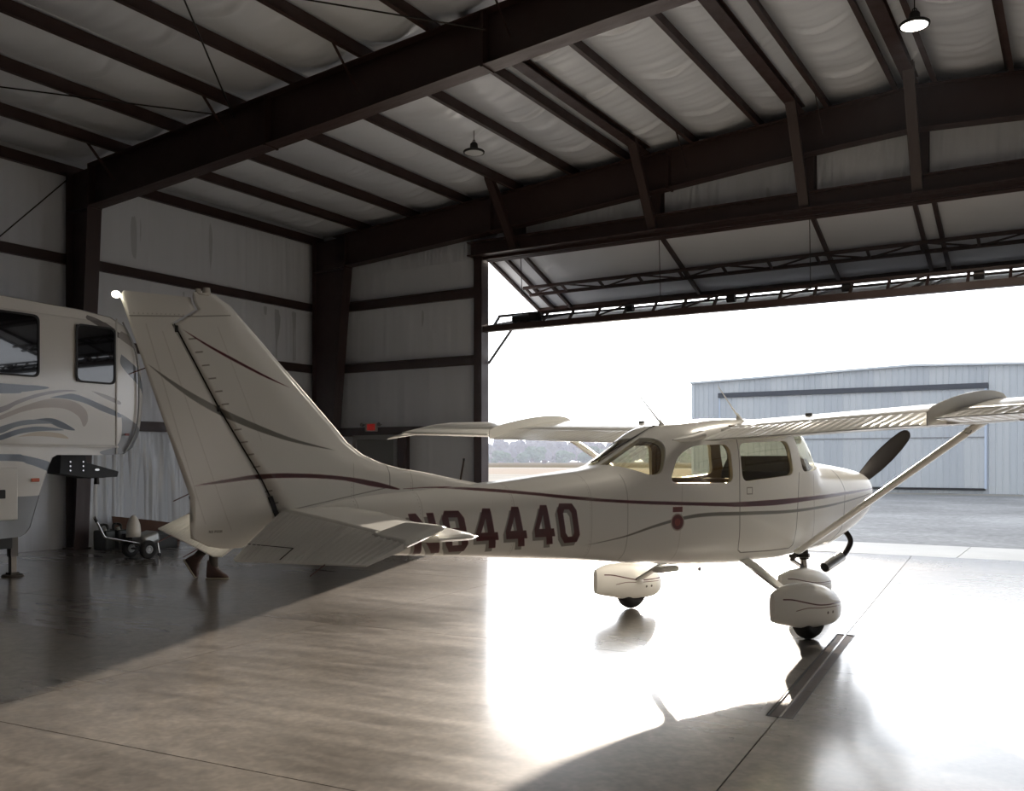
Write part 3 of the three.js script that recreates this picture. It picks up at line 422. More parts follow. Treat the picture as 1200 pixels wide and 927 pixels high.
// cabin interior
{
  const seat = (x, z, w, h) => { const s = grp('seat', plane); part('cushion', rbox(x - .25, .82, z - w / 2, x + .25, .98, z + w / 2, .05, 3), M.tan, s); const b = part('seat_back', tf(new RoundedBoxGeometry(.12, h, w, 3, .05), g => { g.rotateZ(.16); g.translate(x - .33, .95 + h / 2, z); }), M.tan, s); part('seat_rail', [box(x - .25, .7, z - .16, x + .25, .82, z - .13), box(x - .25, .7, z + .13, x + .25, .82, z + .16)], M.darkmetal, s); };
  seat(.18, .24, .4, .5); seat(.18, -.24, .4, .5); seat(-.72, 0, .82, .5);
  const ip = part('instrument_panel', [plate([[.66, 1.1], [.98, 1.1], [1.08, 1.52], [1.0, 1.62], [.8, 1.645], [.7, 1.5]], .86, .02)], M.dash, plane);
  const ringG = tf(new THREE.TorusGeometry(.035, .006, 8, 20), g => g.rotateY(Math.PI / 2));
  for (let i = 0; i < 6; i++) part('gauge', tf(ringG.clone(), g => g.translate(.69, 1.46 - Math.floor(i / 3) * .1, -.32 + (i % 3) * .1)), M.grey, ip);
  for (const z of [.24, -.24]) part('control_yoke', [rod(V(.7, 1.28, z), V(.5, 1.3, z), .014), tube([V(.5, 1.4, z - .13), V(.5, 1.34, z - .14), V(.5, 1.29, z - .06), V(.5, 1.29, z + .06), V(.5, 1.34, z + .14), V(.5, 1.4, z + .13)], .015, 20, 8)], M.black, plane);
  part('cabin_floor', box(-1.15, .74, -.36, .95, .76, .36), M.tan, plane);
  for (const z of [-.47, .47]) part('door_post', box(-.3, .95, z - .02, -.25, 1.95, z + .02), M.tan, plane, 'tan trimmed cabin post');
}
// wings
const camb = t => t < .4 ? .02 / .16 * (.8 * t - t * t) : .02 / .36 * (.2 + .8 * t - t * t);
const thk = t => .6 * (.2969 * Math.sqrt(t) - .126 * t - .3516 * t * t + .2843 * t ** 3 - .1036 * t ** 4);
const WLE = lerpT([0, 2.54, 5.2, 5.47], [.82, .82, .69, .52]), WTE = lerpT([0, 2.54, 5.2, 5.47], [-.81, -.81, -.48, -.5]);
const WYL = z => 1.93 + .037 * z, WYT = z => 1.79 + .037 * z;
function wp(z, t, up, k = 1, dy = 0) { const c = WLE(z) - WTE(z); return V(WLE(z) - t * c, WYL(z) + (WYT(z) - WYL(z)) * t + c * (camb(t) + up * thk(t) * k) + dy, z); }
const wingTop = (x, z) => { const t = (WLE(z) - x) / (WLE(z) - WTE(z)); return wp(z, Math.max(0, Math.min(1, t)), 1).y; };
function wingBox() {
  const ts = [.74, .65, .55, .45, .35, .27, .2, .14, .09, .05, .02, .006, 0], zs = [.35, .6, 1.5, 2.54, 3.4, 4.3, 5.1];
  return outward(loft(zs.map(z => [...ts.map(t => wp(z, t, 1)), ...ts.slice(0, -1).reverse().map(t => wp(z, t, -1))])));
}
function wingTip() {
  const ts = [1, .9, .75, .6, .45, .3, .18, .09, .04, .01, 0], zs = [[5.1, 1, 0], [5.22, .98, -.005], [5.33, .8, -.025], [5.42, .45, -.05], [5.47, .12, -.075]];
  return outward(loft(zs.map(([z, k, d]) => [...ts.map(t => wp(z, t, 1, k, d)), ...ts.slice(1, -1).reverse().map(t => wp(z, t, -1, k, d))])));
}
function corrugated(z0, z1, hinge, te, yh, yte, ht, pitch, amp, n0 = 5) {   // ribbed control surface between hinge and trailing edge lines (functions of z)
  const n = Math.round((z1 - z0) / pitch) * 6, rings = [], hf = typeof ht === 'function' ? ht : () => ht;
  for (let i = 0; i <= n; i++) {
    const z = z0 + (z1 - z0) * i / n, ph = ((z - z0) / pitch) % 1, b = i === 0 || i === n ? 0 : amp * Math.max(0, 1 - Math.abs(ph - .5) * 5), r = [];
    for (let k = 0; k <= n0; k++) { const s = k / n0, e = Math.min(1, 6 * s, 8 * (1 - s)); r.push(V(hinge(z) + (te(z) - hinge(z)) * s, yh(z) + (yte(z) - yh(z)) * s + hf(z) * (1 - s) + .004 + b * e, z)); }
    for (let k = n0; k >= 0; k--) { const s = k / n0, e = Math.min(1, 6 * s, 8 * (1 - s)); r.push(V(hinge(z) + (te(z) - hinge(z)) * s, yh(z) + (yte(z) - yh(z)) * s - hf(z) * (1 - s) - .004 - b * e, z)); }
    rings.push(r);
  }
  return outward(toCreasedNormals(loft(rings), .5));
}
{
  const tH = .75, hx = z => WLE(z) - tH * (WLE(z) - WTE(z)), mid = z => (wp(z, tH, 1).y + wp(z, tH, -1).y) / 2, hh = .048;
  const flapG = corrugated(.56, 2.58, z => hx(z) - .01, WTE, mid, z => WYT(z) - .012, hh, .082, .009);
  const ailG = corrugated(2.68, 5.06, z => hx(z) - .01, WTE, mid, z => WYT(z) + .03, hh * .9, .082, .009);
  const boxG = wingBox(), tipG = wingTip();
  const fz = 2.63, fe = []; for (let i = 0; i <= 16; i++) { const x = -.8 + i / 16 * 1.3; fe.push([x, wingTop(x, fz) + (i === 0 ? .085 : .105 * Math.sqrt(Math.max(0, 1 - (i / 16) ** 2.4)))]); }
  const fb = []; for (let i = 16; i >= 0; i--) { const x = -.8 + i / 16 * 1.3; fb.push([x, wingTop(x, fz) - .02]); }
  const fenceG = plate([...fe, ...fb], .01); fenceG.translate(0, 0, fz);
  const strutRing = (p, k) => { const r = []; for (let i = 0; i < 18; i++) { const a = i / 18 * 2 * Math.PI; r.push(V(p.x + .062 * k * Math.cos(a), p.y + .024 * Math.sin(a) * .9, p.z - .024 * Math.sin(a) * .75)); } return r; };
  const s0 = V(.74, .7, .5), s1 = V(.3, 1.93, 2.52);
  const strutG = outward(loft([0, .04, .08, .5, .93, .97, 1].map((f, i) => strutRing(s0.clone().lerp(s1, f), [.8, .95, 1, 1, 1, 1.25, 1.7][i]))));
  const roof = [[.55, 2.0]];
  for (const s of [1, -1]) {
    const m = g => s > 0 ? g : mirrorZ(g);
    const w = part('wing', m(boxG), M.white, plane);
    part('flap', m(flapG), M.white, w, 'ribbed white flap'); part('aileron', m(ailG), M.white, w, 'ribbed white aileron'); part('wing_tip', m(tipG), M.white, w); part('stall_fence', m(fenceG), M.white, w);
    part('fuel_cap', m(tf(new THREE.CylinderGeometry(.03, .034, .024, 16), g => g.translate(.1, wingTop(.1, 1.05) + .01, 1.05))), M.grey, w);
    for (let i = 0; i < 8; i++) { const z = .75 + i * .6; part('seam_bead', m(gridSurface(1, 8, (u, v) => { const p = wp(z - .008 + u * .016, .72 - v * .7, 1); return p.setY(p.y + .002); })), M.white, w); }
    for (const z of [.9, 1.6, 2.3, 3.1, 4.1]) part('hinge_bracket', m(box(hx(z) - .03, WYT(z) - .002, z - .008, hx(z) + .05, WYT(z) + .03, z + .008)), M.white, w);
    part('wing_strut', m(strutG), M.white, plane);
    part('strut_cuff', m(outward(loft([0, 1].map(f => strutRing(s0.clone().lerp(s1, f * .035), 1.25 - .15 * f))))), M.white, plane);
    part('tie_down_ring', m(tf(new THREE.TorusGeometry(.025, .006, 8, 16), g => { g.rotateY(Math.PI / 2); g.translate(.27, 1.86, 2.42); })), M.chrome, w);
  }
  part('wing_fairing', outward(loft([[-1.08, .006, 1.8], [-1.0, .02, 1.805], [-.85, .034, 1.82], [-.7, .042, 1.85]].map(([x, q, y]) => { const r = []; for (let i = 0; i < 16; i++) { const a = i / 16 * 2 * Math.PI; r.push(V(x, y + q * Math.sin(a), .455 + 1.5 * q * Math.cos(a))); } return r; }))), M.white, plane);
}
// fin, rudder and dorsal fillet
{
  const slab = (rows, half) => { const rings = rows.map(([y, a, b, t]) => { const r = []; const N = 14; for (let i = 0; i <= N; i++) { const s = i / N; r.push(V(a + (b - a) * s, y, half(s) * t)); } for (let i = N - 1; i > 0; i--) { const s = i / N; r.push(V(a + (b - a) * s, y, -half(s) * t)); } return r; }); return outward(loft(rings)); };
  const LE = lerpT([1.3, 1.40, 1.44, 1.485, 1.53, 1.56, 1.6, 1.66, 1.75, 1.85, 2.66, 2.70], [-2.5, -2.7, -2.93, -3.2, -3.43, -3.64, -3.8, -3.95, -4.08, -4.17, -4.96, -5.04]);
  const HI = lerpT([1.2, 1.24, 1.51, 1.96, 2.49], [-4.6, -4.62, -4.76, -5.04, -5.33]);
  const finRows = [1.22, 1.3, 1.36, 1.40, 1.42, 1.44, 1.46, 1.485, 1.51, 1.53, 1.545, 1.56, 1.58, 1.6, 1.63, 1.66, 1.7, 1.75, 1.8, 1.85, 1.95, 2.1, 2.25, 2.4, 2.49].map(y => [y, LE(y), HI(y) + .004, .055 - .02 * (y - 1.2) / 1.5]);
  const up = [[2.49, 0], [2.54, .06], [2.6, .145]].map(([y, d]) => [y, LE(y), -5.325 + d + .008, .036]);
  const finTop = [[2.6, LE(2.6), -5.172, .036], [2.65, LE(2.65), -5.2, .036], [2.69, -5.02, -5.205, .032], [2.712, -5.05, -5.205, .016]];
  const finH = s => Math.sqrt(Math.min(1, s / .3)) * (.55 + .45 * Math.min(1, s / .3)) * (1 - .12 * Math.max(0, s - .4));
  part('fin', sideUV(slab([...finRows, ...up.slice(1), ...finTop.slice(1)], finH)), M.livery, plane);
  const TE = lerpT([1.1, 1.38, 2.63], [-5.22, -5.22, -5.65]);
  const rh = s => 1 - .94 * s;
  const rud = [[1.03, -4.88, -5.0, .02], [1.05, -4.84, -5.1, .03], [1.11, -4.77, -5.215, .04], [1.2, -4.66, -5.22, .045], [1.24, -4.628, -5.22, .045], [1.38, HI(1.38) - .006, -5.22, .044], ...[1.51, 1.7, 1.96, 2.2, 2.4, 2.47].map(y => [y, HI(y) - .006, TE(y), .046 - .012 * (y - 1.2)]), [2.5, -5.335, TE(2.5), .03], [2.55, -5.26, TE(2.55), .03], [2.595, -5.195, TE(2.595), .03], [2.64, -5.215, -5.655, .028], [2.675, -5.22, -5.63, .012]];
  const r = part('rudder', sideUV(slab(rud, rh)), M.livery, plane);
  part('hinge_line', [[1.14, 1.24], [1.24, 1.51], [1.51, 1.96], [1.96, 2.49]].map(([a, b]) => bar(V(HI(a) - .001, a, 0), V(HI(b) - .001, b, 0), .024, .06, V(0, 0, 1))), M.black, r, 'dark hinge gap');
  part('tail_gap', bar(V(-4.615, 1.17, 0), V(-4.69, 1.37, 0), .03, .112, V(0, 0, 1)), M.black, r, 'dark gap at the foot of the rudder');
  for (const y of [1.96, 2.46]) part('rudder_hinge', rbox(HI(y) - .012, y - .022, -.042, HI(y) + .006, y + .022, .042, .004), M.dash, r);
  part('tail_cone', outward(loft([-4.9, -4.8, -4.68, -4.55].map((x, i) => { const R = [.02, .05, .075, .085][i], c = []; for (let k = 0; k < 16; k++) { const a = k / 16 * 2 * Math.PI; c.push(V(x, 1.16 + R * 1.1 * Math.sin(a), R * .5 * Math.cos(a))); } return c; }))), M.black, plane, 'dark opening at the end of the tail cone');
  part('beacon', [tf(new THREE.CylinderGeometry(.022, .03, .05, 16), g => g.translate(-5.11, 2.725, 0)), tf(new THREE.CylinderGeometry(.018, .022, .045, 16), g => g.translate(-5.165, 2.715, 0)), tf(new THREE.CylinderGeometry(.035, .04, .016, 16), g => { g.scale(1.6, 1, .8); g.translate(-5.135, 2.703, 0); })], new THREE.MeshPhysicalMaterial({ color: 0xe8e4da, roughness: .12, metalness: .5, clearcoat: 1 }), plane, 'clear strobe on the fin tip');
  part('tail_light', tf(new THREE.SphereGeometry(.022, 16, 12), g => { g.scale(1.2, 1, .9); g.translate(-5.675, 2.645, 0); }), std(0xffffff, .4, 0, { emissive: 0xfff6dc, emissiveIntensity: 7 }), plane, 'glowing white tail light');
  const l = new THREE.PointLight(0xfff3d8, .03, 0, 2); l.name = 'tail_light_glow'; l.position.set(-5.72, 2.645, 0); l.castShadow = true; plane.add(l);
}
// tailplane
{
  const hyf = z => 1.235 - .033 * z - .02 * (z / 1.7) ** 2, sLE = lerpT([0, .15, 1.34], [-3.86, -3.86, -4.1]), hx = -4.62;
  const st = z => { const c = sLE(z) - (hx + .012), r = []; const N = 12, T = .055 * (1 - .55 * z / 1.7); for (let i = 0; i <= N; i++) { const s = i / N; r.push([sLE(z) - c * s, T * Math.sqrt(Math.min(1, s / .35)) * (.6 + .4 * Math.min(1, s / .35)) * (1 - .15 * Math.max(0, s - .4))]); } return r; };
  const stab = z0z1 => { const zs = [0, .2, .6, 1.0, 1.33]; return outward(loft(zs.map(z => { const p = st(z); return [...p.map(([x, t]) => V(x, hyf(z) + t, z)), ...p.slice(1).reverse().map(([x, t]) => V(x, hyf(z) - t, z))]; }))); };
  const capRing = (z, x0, x1, y0, y1, t, nose) => { const N = 10, r = []; const f = (q, g) => { const s = q / N; return V(x0 + (x1 - x0) * s, y0 + (y1 - y0) * s + g * t * Math.sqrt(Math.min(1, s / nose + .02)), z); }; for (let q = 0; q <= N; q++) r.push(f(q, 1)); for (let q = N; q > 0; q--) r.push(f(q, -1)); return r; };
  const stabTip = outward(loft([[1.31, -4.1, .032, 1.18], [1.45, -4.1, .034, 1.182], [1.6, -4.11, .027, 1.177], [1.68, -4.13, .018, 1.175], [1.705, -4.16, .005, 1.175]].map(([z, x, t, y]) => capRing(z, x, -4.42, y, y, t, .3))));
  const te = lerpT([0, .2, 1.72], [-4.94, -4.995, -4.885]), ty = lerpT([0, .2, 1.72], [.97, .965, 1.06]);
  const hye = z => hyf(z) - .002;
  const elev = corrugated(.1, 1.71, z => hx - .012, te, hye, ty, z => .042 - .026 * z / 1.7, .066, .014, 6);
  const horn = outward(loft([[1.36, .006], [1.37, .026], [1.66, .026], [1.7, .022], [1.725, .006]].map(([z, t]) => capRing(z, -4.38, hx - .035, 1.243, hye(z) - .004, t, .14))));
  for (const s of [1, -1]) {
    const m = g => s > 0 ? g : mirrorZ(g);
    const sb = part('tailplane', m(stab()), M.white, plane); part('tailplane_tip', m(stabTip), M.white, sb);
    const e = part('elevator', m(elev), M.white, plane, 'ribbed white elevator hanging down'); part('balance_horn', m(horn), M.white, e);
    const tab = z => V(te(z), ty(z), z);
    if (s > 0) { const sp = (z, f) => V(hx - .012 + (te(z) - hx + .012) * f, hye(z) + (ty(z) - hye(z)) * f + .036 * (1 - f) + .016, z); part('trim_tab_seam', [bar(sp(.14, .72), sp(.78, .72), .006, .004), bar(sp(.78, .72), sp(.78, .99), .006, .004)], M.dash, e, 'dark seam of the trim tab'); }
    for (const z of [.55, 1.3].slice(s > 0 ? 1 : 0)) part('static_wick', m(rod(V(te(z), ty(z), z), V(te(z) - .1, ty(z) - .055, z + .02), .0035, 6)), M.red, e, 'thin dark red static wick');
  }
  for (const [x, y] of [[-5.225, 1.4], [-5.5, 2.2]]) part('static_wick', [rod(V(x, y, 0), V(x - .1, y - .045, 0), .0035, 6)], M.red, plane, 'thin dark red static wick');
}
// landing gear
const pantTex = (() => { const c = document.createElement('canvas'); c.width = 512; c.height = 320; const k = c.getContext('2d'); k.fillStyle = PAINT; k.fillRect(0, 0, 512, 320); const T = (x, y) => [(x + .62) * 440, (.66 - y) * 480]; const curve = (p, w, col) => { k.strokeStyle = col; k.lineWidth = w; k.lineCap = 'round'; k.beginPath(); new THREE.SplineCurve(p.map(a => new THREE.Vector2(...T(...a)))).getPoints(40).forEach((q, i) => i ? k.lineTo(q.x, q.y) : k.moveTo(q.x, q.y)); k.stroke(); }; curve([[-.46, .405], [-.36, .396], [-.2, .36], [-.04, .328], [.12, .318], [.36, .322]], 5, MAROON); curve([[-.32, .295], [-.18, .31], [.0, .298], [.3, .292]], 3, '#6b4a48'); k.fillStyle = '#5b5650'; for (const x of [.1, .18]) { const q = T(x, .245); k.beginPath(); k.ellipse(q[0], q[1], 6, 6, 0, 0, 7); k.fill(); }  const t = new THREE.CanvasTexture(c); t.colorSpace = THREE.SRGBColorSpace; return t; })();
const pantMat = new THREE.MeshPhysicalMaterial({ map: pantTex, roughness: .28, clearcoat: .6, clearcoatRoughness: .12, side: THREE.DoubleSide });
{
  const px = [-.54, -.5, -.3, -.1, .1, .25, .34, .4, .43], py1 = pchip(px, [.46, .475, .515, .52, .495, .445, .395, .33, .27]), py0 = pchip(px, [.21, .195, .15, .11, .1, .105, .125, .17, .23]), pw = pchip(px, [.03, .052, .1, .13, .14, .135, .118, .08, .02]);
  const pant = sc => { const rings = []; for (let i = 0; i <= 26; i++) { const x = -.54 + .97 * (1 - (1 - i / 26) ** 1.5), a = py1(x), b = py0(x), w = pw(x), r = []; for (let k = 0; k < 28; k++) { const t = k / 28 * 2 * Math.PI, c = Math.cos(t), s = Math.sin(t); r.push(V(x, (a + b) / 2 + (a - b) / 2 * Math.sign(s) * Math.abs(s) ** .8, w * Math.sign(c) * Math.abs(c) ** .75)); } rings.push(r); } return outward(loft(rings)); };
  const pantUV = g => { const p = g.attributes.position, uv = g.attributes.uv; for (let i = 0; i < p.count; i++) uv.setXY(i, (p.getX(i) + .62) * 440 / 512, 1 - (.66 - p.getY(i)) * 480 / 320); return g; };
  const pg = pantUV(pant());
  const tire = (r, w) => { const g = new THREE.TorusGeometry(r - w / 2, w / 2, 14, 36); g.scale(1, 1, 1.15); return g; };
  for (const s of [1, -1]) {
    const wz = s * 1.112;
    const f = part('wheel_fairing', tf(pg.clone(), g => g.translate(0, 0, wz)), pantMat, plane, 'white teardrop wheel fairing with a thin maroon stripe');
    const wl = part('tire', tf(tire(.2, .15), g => g.translate(0, .2, wz)), M.rubber, plane, 'black rubber tyre');
    part('hub', tf(new THREE.CylinderGeometry(.08, .08, .13, 20), g => { g.rotateX(Math.PI / 2); g.translate(0, .2, wz); }), M.chrome, wl);
    const ringL = (x, y, z, w, t) => [V(x + w, y, z), V(x + w * .6, y + t, z + s * t * .6), V(x - w * .6, y + t, z + s * t * .6), V(x - w, y, z), V(x - w * .6, y - t, z - s * t * .6), V(x + w * .6, y - t, z - s * t * .6)];
    part('gear_leg', outward(loft([[.0, .68, .34, .085], [.0, .62, .5, .08], [0, .5, .7, .068], [0, .385, .9, .056], [0, .31, 1.03, .05]].map(([x, y, z, w]) => ringL(x, y, s * z, w, .016)))), M.white, plane);
    part('brake_line', tube([V(-.07, .66, s * .4), V(-.07, .48, s * .72), V(-.06, .33, s * 1.0)], .006, 12, 6), M.grey, plane);
    part('axle_cuff', tf(new THREE.SphereGeometry(.07, 16, 12), g => { g.scale(1, .55, .6); g.translate(0, .31, s * 1.0); }), M.white, plane);
  }
  const nf = part('wheel_fairing', tf(pg.clone(), g => { g.scale(.92, .84, .95); g.translate(1.63, 0, 0); }), pantMat, plane, 'white nose wheel fairing with a thin maroon stripe');
  const nt = part('tire', tf(tire(.18, .13), g => g.translate(1.63, .18, 0)), M.rubber, plane, 'black rubber nose tyre'); part('hub', tf(new THREE.CylinderGeometry(.07, .07, .12, 18), g => { g.rotateX(Math.PI / 2); g.translate(1.63, .18, 0); }), M.chrome, nt);
  const ns = grp('nose_strut', plane);
  part('oleo_tube', [rod(V(1.6, .35, 0), V(1.52, .86, 0), .036, 16)], M.chrome, ns); part('oleo_collar', [rod(V(1.585, .53, 0), V(1.555, .7, 0), .052, 16)], M.darkmetal, ns);
  part('torque_link', [bar(V(1.47, .64, 0), V(1.36, .53, 0), .05, .02), bar(V(1.36, .53, 0), V(1.55, .44, 0), .05, .02)], M.darkmetal, ns);
  part('shimmy_damper', rod(V(1.46, .56, -.1), V(1.5, .58, .12), .022, 10), M.darkmetal, ns);
  const ex = part('exhaust_pipe', tube([V(1.86, .96, .16), V(1.98, .84, .25), V(2.02, .73, .3), V(1.93, .61, .3), V(1.8, .545, .3)], .03, 30, 12), M.darkmetal, plane, 'dark bent exhaust pipe');
  part('heat_muff', [rod(V(1.83, .56, .3), V(1.52, .465, .3), .056, 18)], M.chrome, ex, 'fat metal outer end of the exhaust'); part('bore', [rod(V(1.522, .4655, .3), V(1.516, .464, .3), .045, 18)], M.black, ex);
  part('cowl_vent', tf(new THREE.SphereGeometry(.06, 16, 10), g => { g.scale(1, .3, .45); g.translate(1.28, .765, .385); }), M.black, plane, 'dark vent under the cowl'); part('belly_antenna', rbox(-.98, .58, .1, -.72, .64, .22, .02), M.white, plane); part('drain_vent', rod(V(-.42, .6, .2), V(-.42, .56, .2), .02, 10), M.grey, plane);
}
// propeller, spinner, antennas
{
  const pr = grp('propeller', plane); pr.position.set(2.5, 1.27, 0); pr.rotation.x = Math.PI / 2 - Math.atan2(.71, .76);
  const blade = s => { const rings = []; const R = [.08, .16, .28, .45, .62, .78, .9, .955, .98], W = [.045, .055, .075, .092, .095, .086, .07, .05, .02]; R.forEach((r, i) => { const tw = (62 - 44 * r) * D2R, ring = []; for (let k = 0; k < 16; k++) { const a = k / 16 * 2 * Math.PI, c = W[i] * Math.cos(a), t = (.022 - .014 * r) * Math.sin(a); ring.push(V(c * Math.sin(tw) * .6 + t * Math.cos(tw), s * r, c * Math.cos(tw * .55) - t * Math.sin(tw))); } rings.push(ring); }); return outward(loft(rings)); };
  const pm = std(0x1d1512, .45); part('blade', blade(1), pm, pr); part('blade', blade(-1), pm, pr);
  part('spinner', tf(lathe([[0, .3], [.04, .285], [.09, .22], [.125, .12], [.14, 0], [.14, -.06], [0, -.06]], 28), g => { g.rotateZ(-Math.PI / 2); }), M.white, pr); part('hub', tf(new THREE.CylinderGeometry(.07, .07, .14, 20), g => { g.rotateZ(Math.PI / 2); g.translate(-.08, 0, 0); }), M.darkmetal, pr);
  const ant = (x, y, z, x2, y2) => { const a = part('whip_antenna', rod(V(x, y, z), V(x2, y2, z), .009, 8, .003), M.white, plane); part('antenna_base', tf(new THREE.ConeGeometry(.035, .09, 14), g => { g.scale(1.6, 1, .8); g.rotateZ(.35); g.translate(x, y, z); }), M.white, a); };
  ant(-.74, 1.97, 0, -1.17, 2.34); ant(.04, 2.045, .3, -.27, 2.33);
  part('cabin_vent', tf(new THREE.CylinderGeometry(.025, .03, .03, 16), g => g.translate(.25, 2.04, -.3)), M.grey, plane);
  part('tail_brace_antenna', rod(V(-.8, 1.95, -.03), V(-1.62, 1.6, -.03), .008, 8), M.dash, plane, 'dark strip between the rear windows');
}
// ───────── fifth-wheel travel trailer by the side wall ─────────
{
  const t = thing('travel_trailer', 'cream fifth-wheel travel trailer with blue and tan swirl stripes parked along the side wall', 'trailer', [2.12, 0, 9]);
  const S = 300, c = document.createElement('canvas'); c.width = 1500; c.height = 1200; const k = c.getContext('2d');   // side art, z 7.2..12.2, y 0..4
  const T = (z, y) => [(z - 7.2) * S, (4 - y) * S]; k.fillStyle = '#cfccc6'; k.fillRect(0, 0, 1500, 1200);
  const art = [['#5b6470', [[12.2, 2.7], [9.827, 2.67], [9.285, 2.673], [9.134, 2.647], [9.494, 2.575], [9.827, 2.531], [12.2, 2.4]]], ['#8f8a8c', [[10.6, 2.1], [9.827, 2.345], [9.591, 2.451], [9.285, 2.565], [8.966, 2.633], [8.702, 2.638], [8.966, 2.597], [9.285, 2.517], [9.591, 2.392], [9.827, 2.264], [10.6, 2.0]]], ['#a59b92', [[9.827, 2.229], [9.47, 2.387], [9.095, 2.503], [8.769, 2.485], [8.566, 2.37], [8.525, 2.221], [8.593, 2.118], [8.675, 2.265], [8.901, 2.367], [9.222, 2.363], [9.531, 2.289], [9.827, 2.171]]], ['#545c68', [[9.121, 2.514], [8.94, 2.561], [8.729, 2.587], [8.4, 2.492], [7.97, 2.333], [7.984, 2.28], [8.287, 2.358], [8.593, 2.469], [8.901, 2.515]]], ['#3d444f', [[9.372, 2.189], [9.121, 2.222], [8.94, 2.18], [8.729, 2.063], [8.94, 2.082], [9.121, 2.15]]], ['#6a7078', [[9.827, 2.079], [9.531, 2.171], [9.285, 2.192], [9.07, 2.151], [9.347, 2.13], [9.591, 2.086], [9.827, 1.986]]], ['#5d6570', [[9.827, 1.963], [9.531, 2.064], [9.222, 2.098], [8.901, 2.059], [9.222, 2.037], [9.531, 1.993], [9.827, 1.893]]], ['#b3a58f', [[9.591, 1.945], [9.285, 2.024], [8.966, 2.008], [8.835, 1.937], [9.095, 1.956], [9.347, 1.962]]], ['#555e6a', [[12.2, 1.72], [9.827, 1.708], [9.47, 1.686], [9.07, 1.578], [9.083, 1.457], [9.409, 1.567], [9.827, 1.615], [12.2, 1.6]]], ['#85888c', [[12.2, 1.12], [9.579, 1.12], [9.197, 1.095], [9.347, .681], [9.494, .4], [12.2, .4]]], ['#6f6a67', [[8.525, 3.773], [8.287, 3.715], [7.955, 3.549], [7.955, 3.484], [8.259, 3.591], [8.525, 3.71]]], ['#8f8983', [[8.47, 2.653], [8.216, 2.605], [7.984, 2.528], [7.984, 2.476], [8.216, 2.541]]], ['#7c7f84', [[7.955, 3.248], [7.624, 3.014], [7.3, 2.6], [7.3, 2.5], [7.7, 2.836], [7.955, 3.079]]], ['#7f8185', [[7.955, 2.334], [7.731, 2.211], [7.3, 1.9], [7.4, 1.5], [7.851, 1.6], [8.316, 1.73], [8.072, 1.823], [7.97, 1.941], [7.94, 2.138]]], ['#9c9792', [[7.955, 3.601], [7.731, 3.522], [7.3, 3.4], [7.3, 3.2], [7.955, 3.471]]]];
  for (const [col, pts] of art) { k.fillStyle = col; const q = new THREE.SplineCurve([...pts, pts[0]].map(p => new THREE.Vector2(...T(...p)))); k.beginPath(); q.getPoints(90).forEach((p, i) => i ? k.lineTo(p.x, p.y) : k.moveTo(p.x, p.y)); k.fill(); }
  const tex = new THREE.CanvasTexture(c); tex.colorSpace = THREE.SRGBColorSpace; tex.wrapS = tex.wrapT = THREE.ClampToEdgeWrapping;
  const rv = new THREE.MeshPhysicalMaterial({ map: tex, roughness: .25, clearcoat: .5, clearcoatRoughness: .1, side: THREE.DoubleSide });
  const uvz = g => { const n = g.index ? g.toNonIndexed() : g, p = n.attributes.position, uv = new Float32Array(p.count * 2); for (let i = 0; i < p.count; i++) { uv[2 * i] = (p.getZ(i) + 9 - 7.2) / 5; uv[2 * i + 1] = p.getY(i) / 4; } n.setAttribute('uv', new THREE.BufferAttribute(uv, 2)); return n; };
  const prof = [[16.6, 3.9], [12, 3.9], [9.82, 3.885], [8.6, 3.85], [8.1, 3.8], [7.86, 3.68], [7.72, 3.4], [7.64, 3.05], [7.6, 2.7], [7.62, 2.35], [7.68, 2.02], [7.77, 1.82], [7.9, 1.72], [8.2, 1.7], [8.95, 1.7], [9.03, 1.66], [9.08, 1.55], [9.2, 1.2], [9.36, .68], [9.42, .6], [9.5, .56], [9.82, .55], [12, .55], [16.6, .55]];
  const cut = (x, sh) => prof.map(([z, y]) => { const f = Math.max(0, Math.min(1, (8.3 - z) / .6)); const w = 1 - (x / 1.23) ** 2; return V(x, y - (y > 3 ? sh * .4 : 0), z - 9 - f * .62 * w + (z < 9.6 ? sh : 0)); });
  const xs = [[-1.23, .06], [-1.2, .015], [-1.1, 0], [-.7, 0], [-.3, 0], [0, 0], [.3, 0], [.7, 0], [1.1, 0], [1.2, .015], [1.23, .05]];
  part('body', uvz(outward(toCreasedNormals(loft(xs.map(([x, s]) => cut(x, s))), .7))), rv, t);
  const so = part('slide_out', uvz(toCreasedNormals(rbox(1.21, 1.84, -.93, 1.25, 3.7, 3.1, .012), .4)), rv, t);
  part('slide_ledge', box(1.21, 1.815, -.95, 1.3, 1.84, 3.1), std(0xc9c6c0, .4), so);
  const wg = new THREE.MeshPhysicalMaterial({ color: 0x08080a, roughness: .04, clearcoat: 1, side: THREE.DoubleSide });
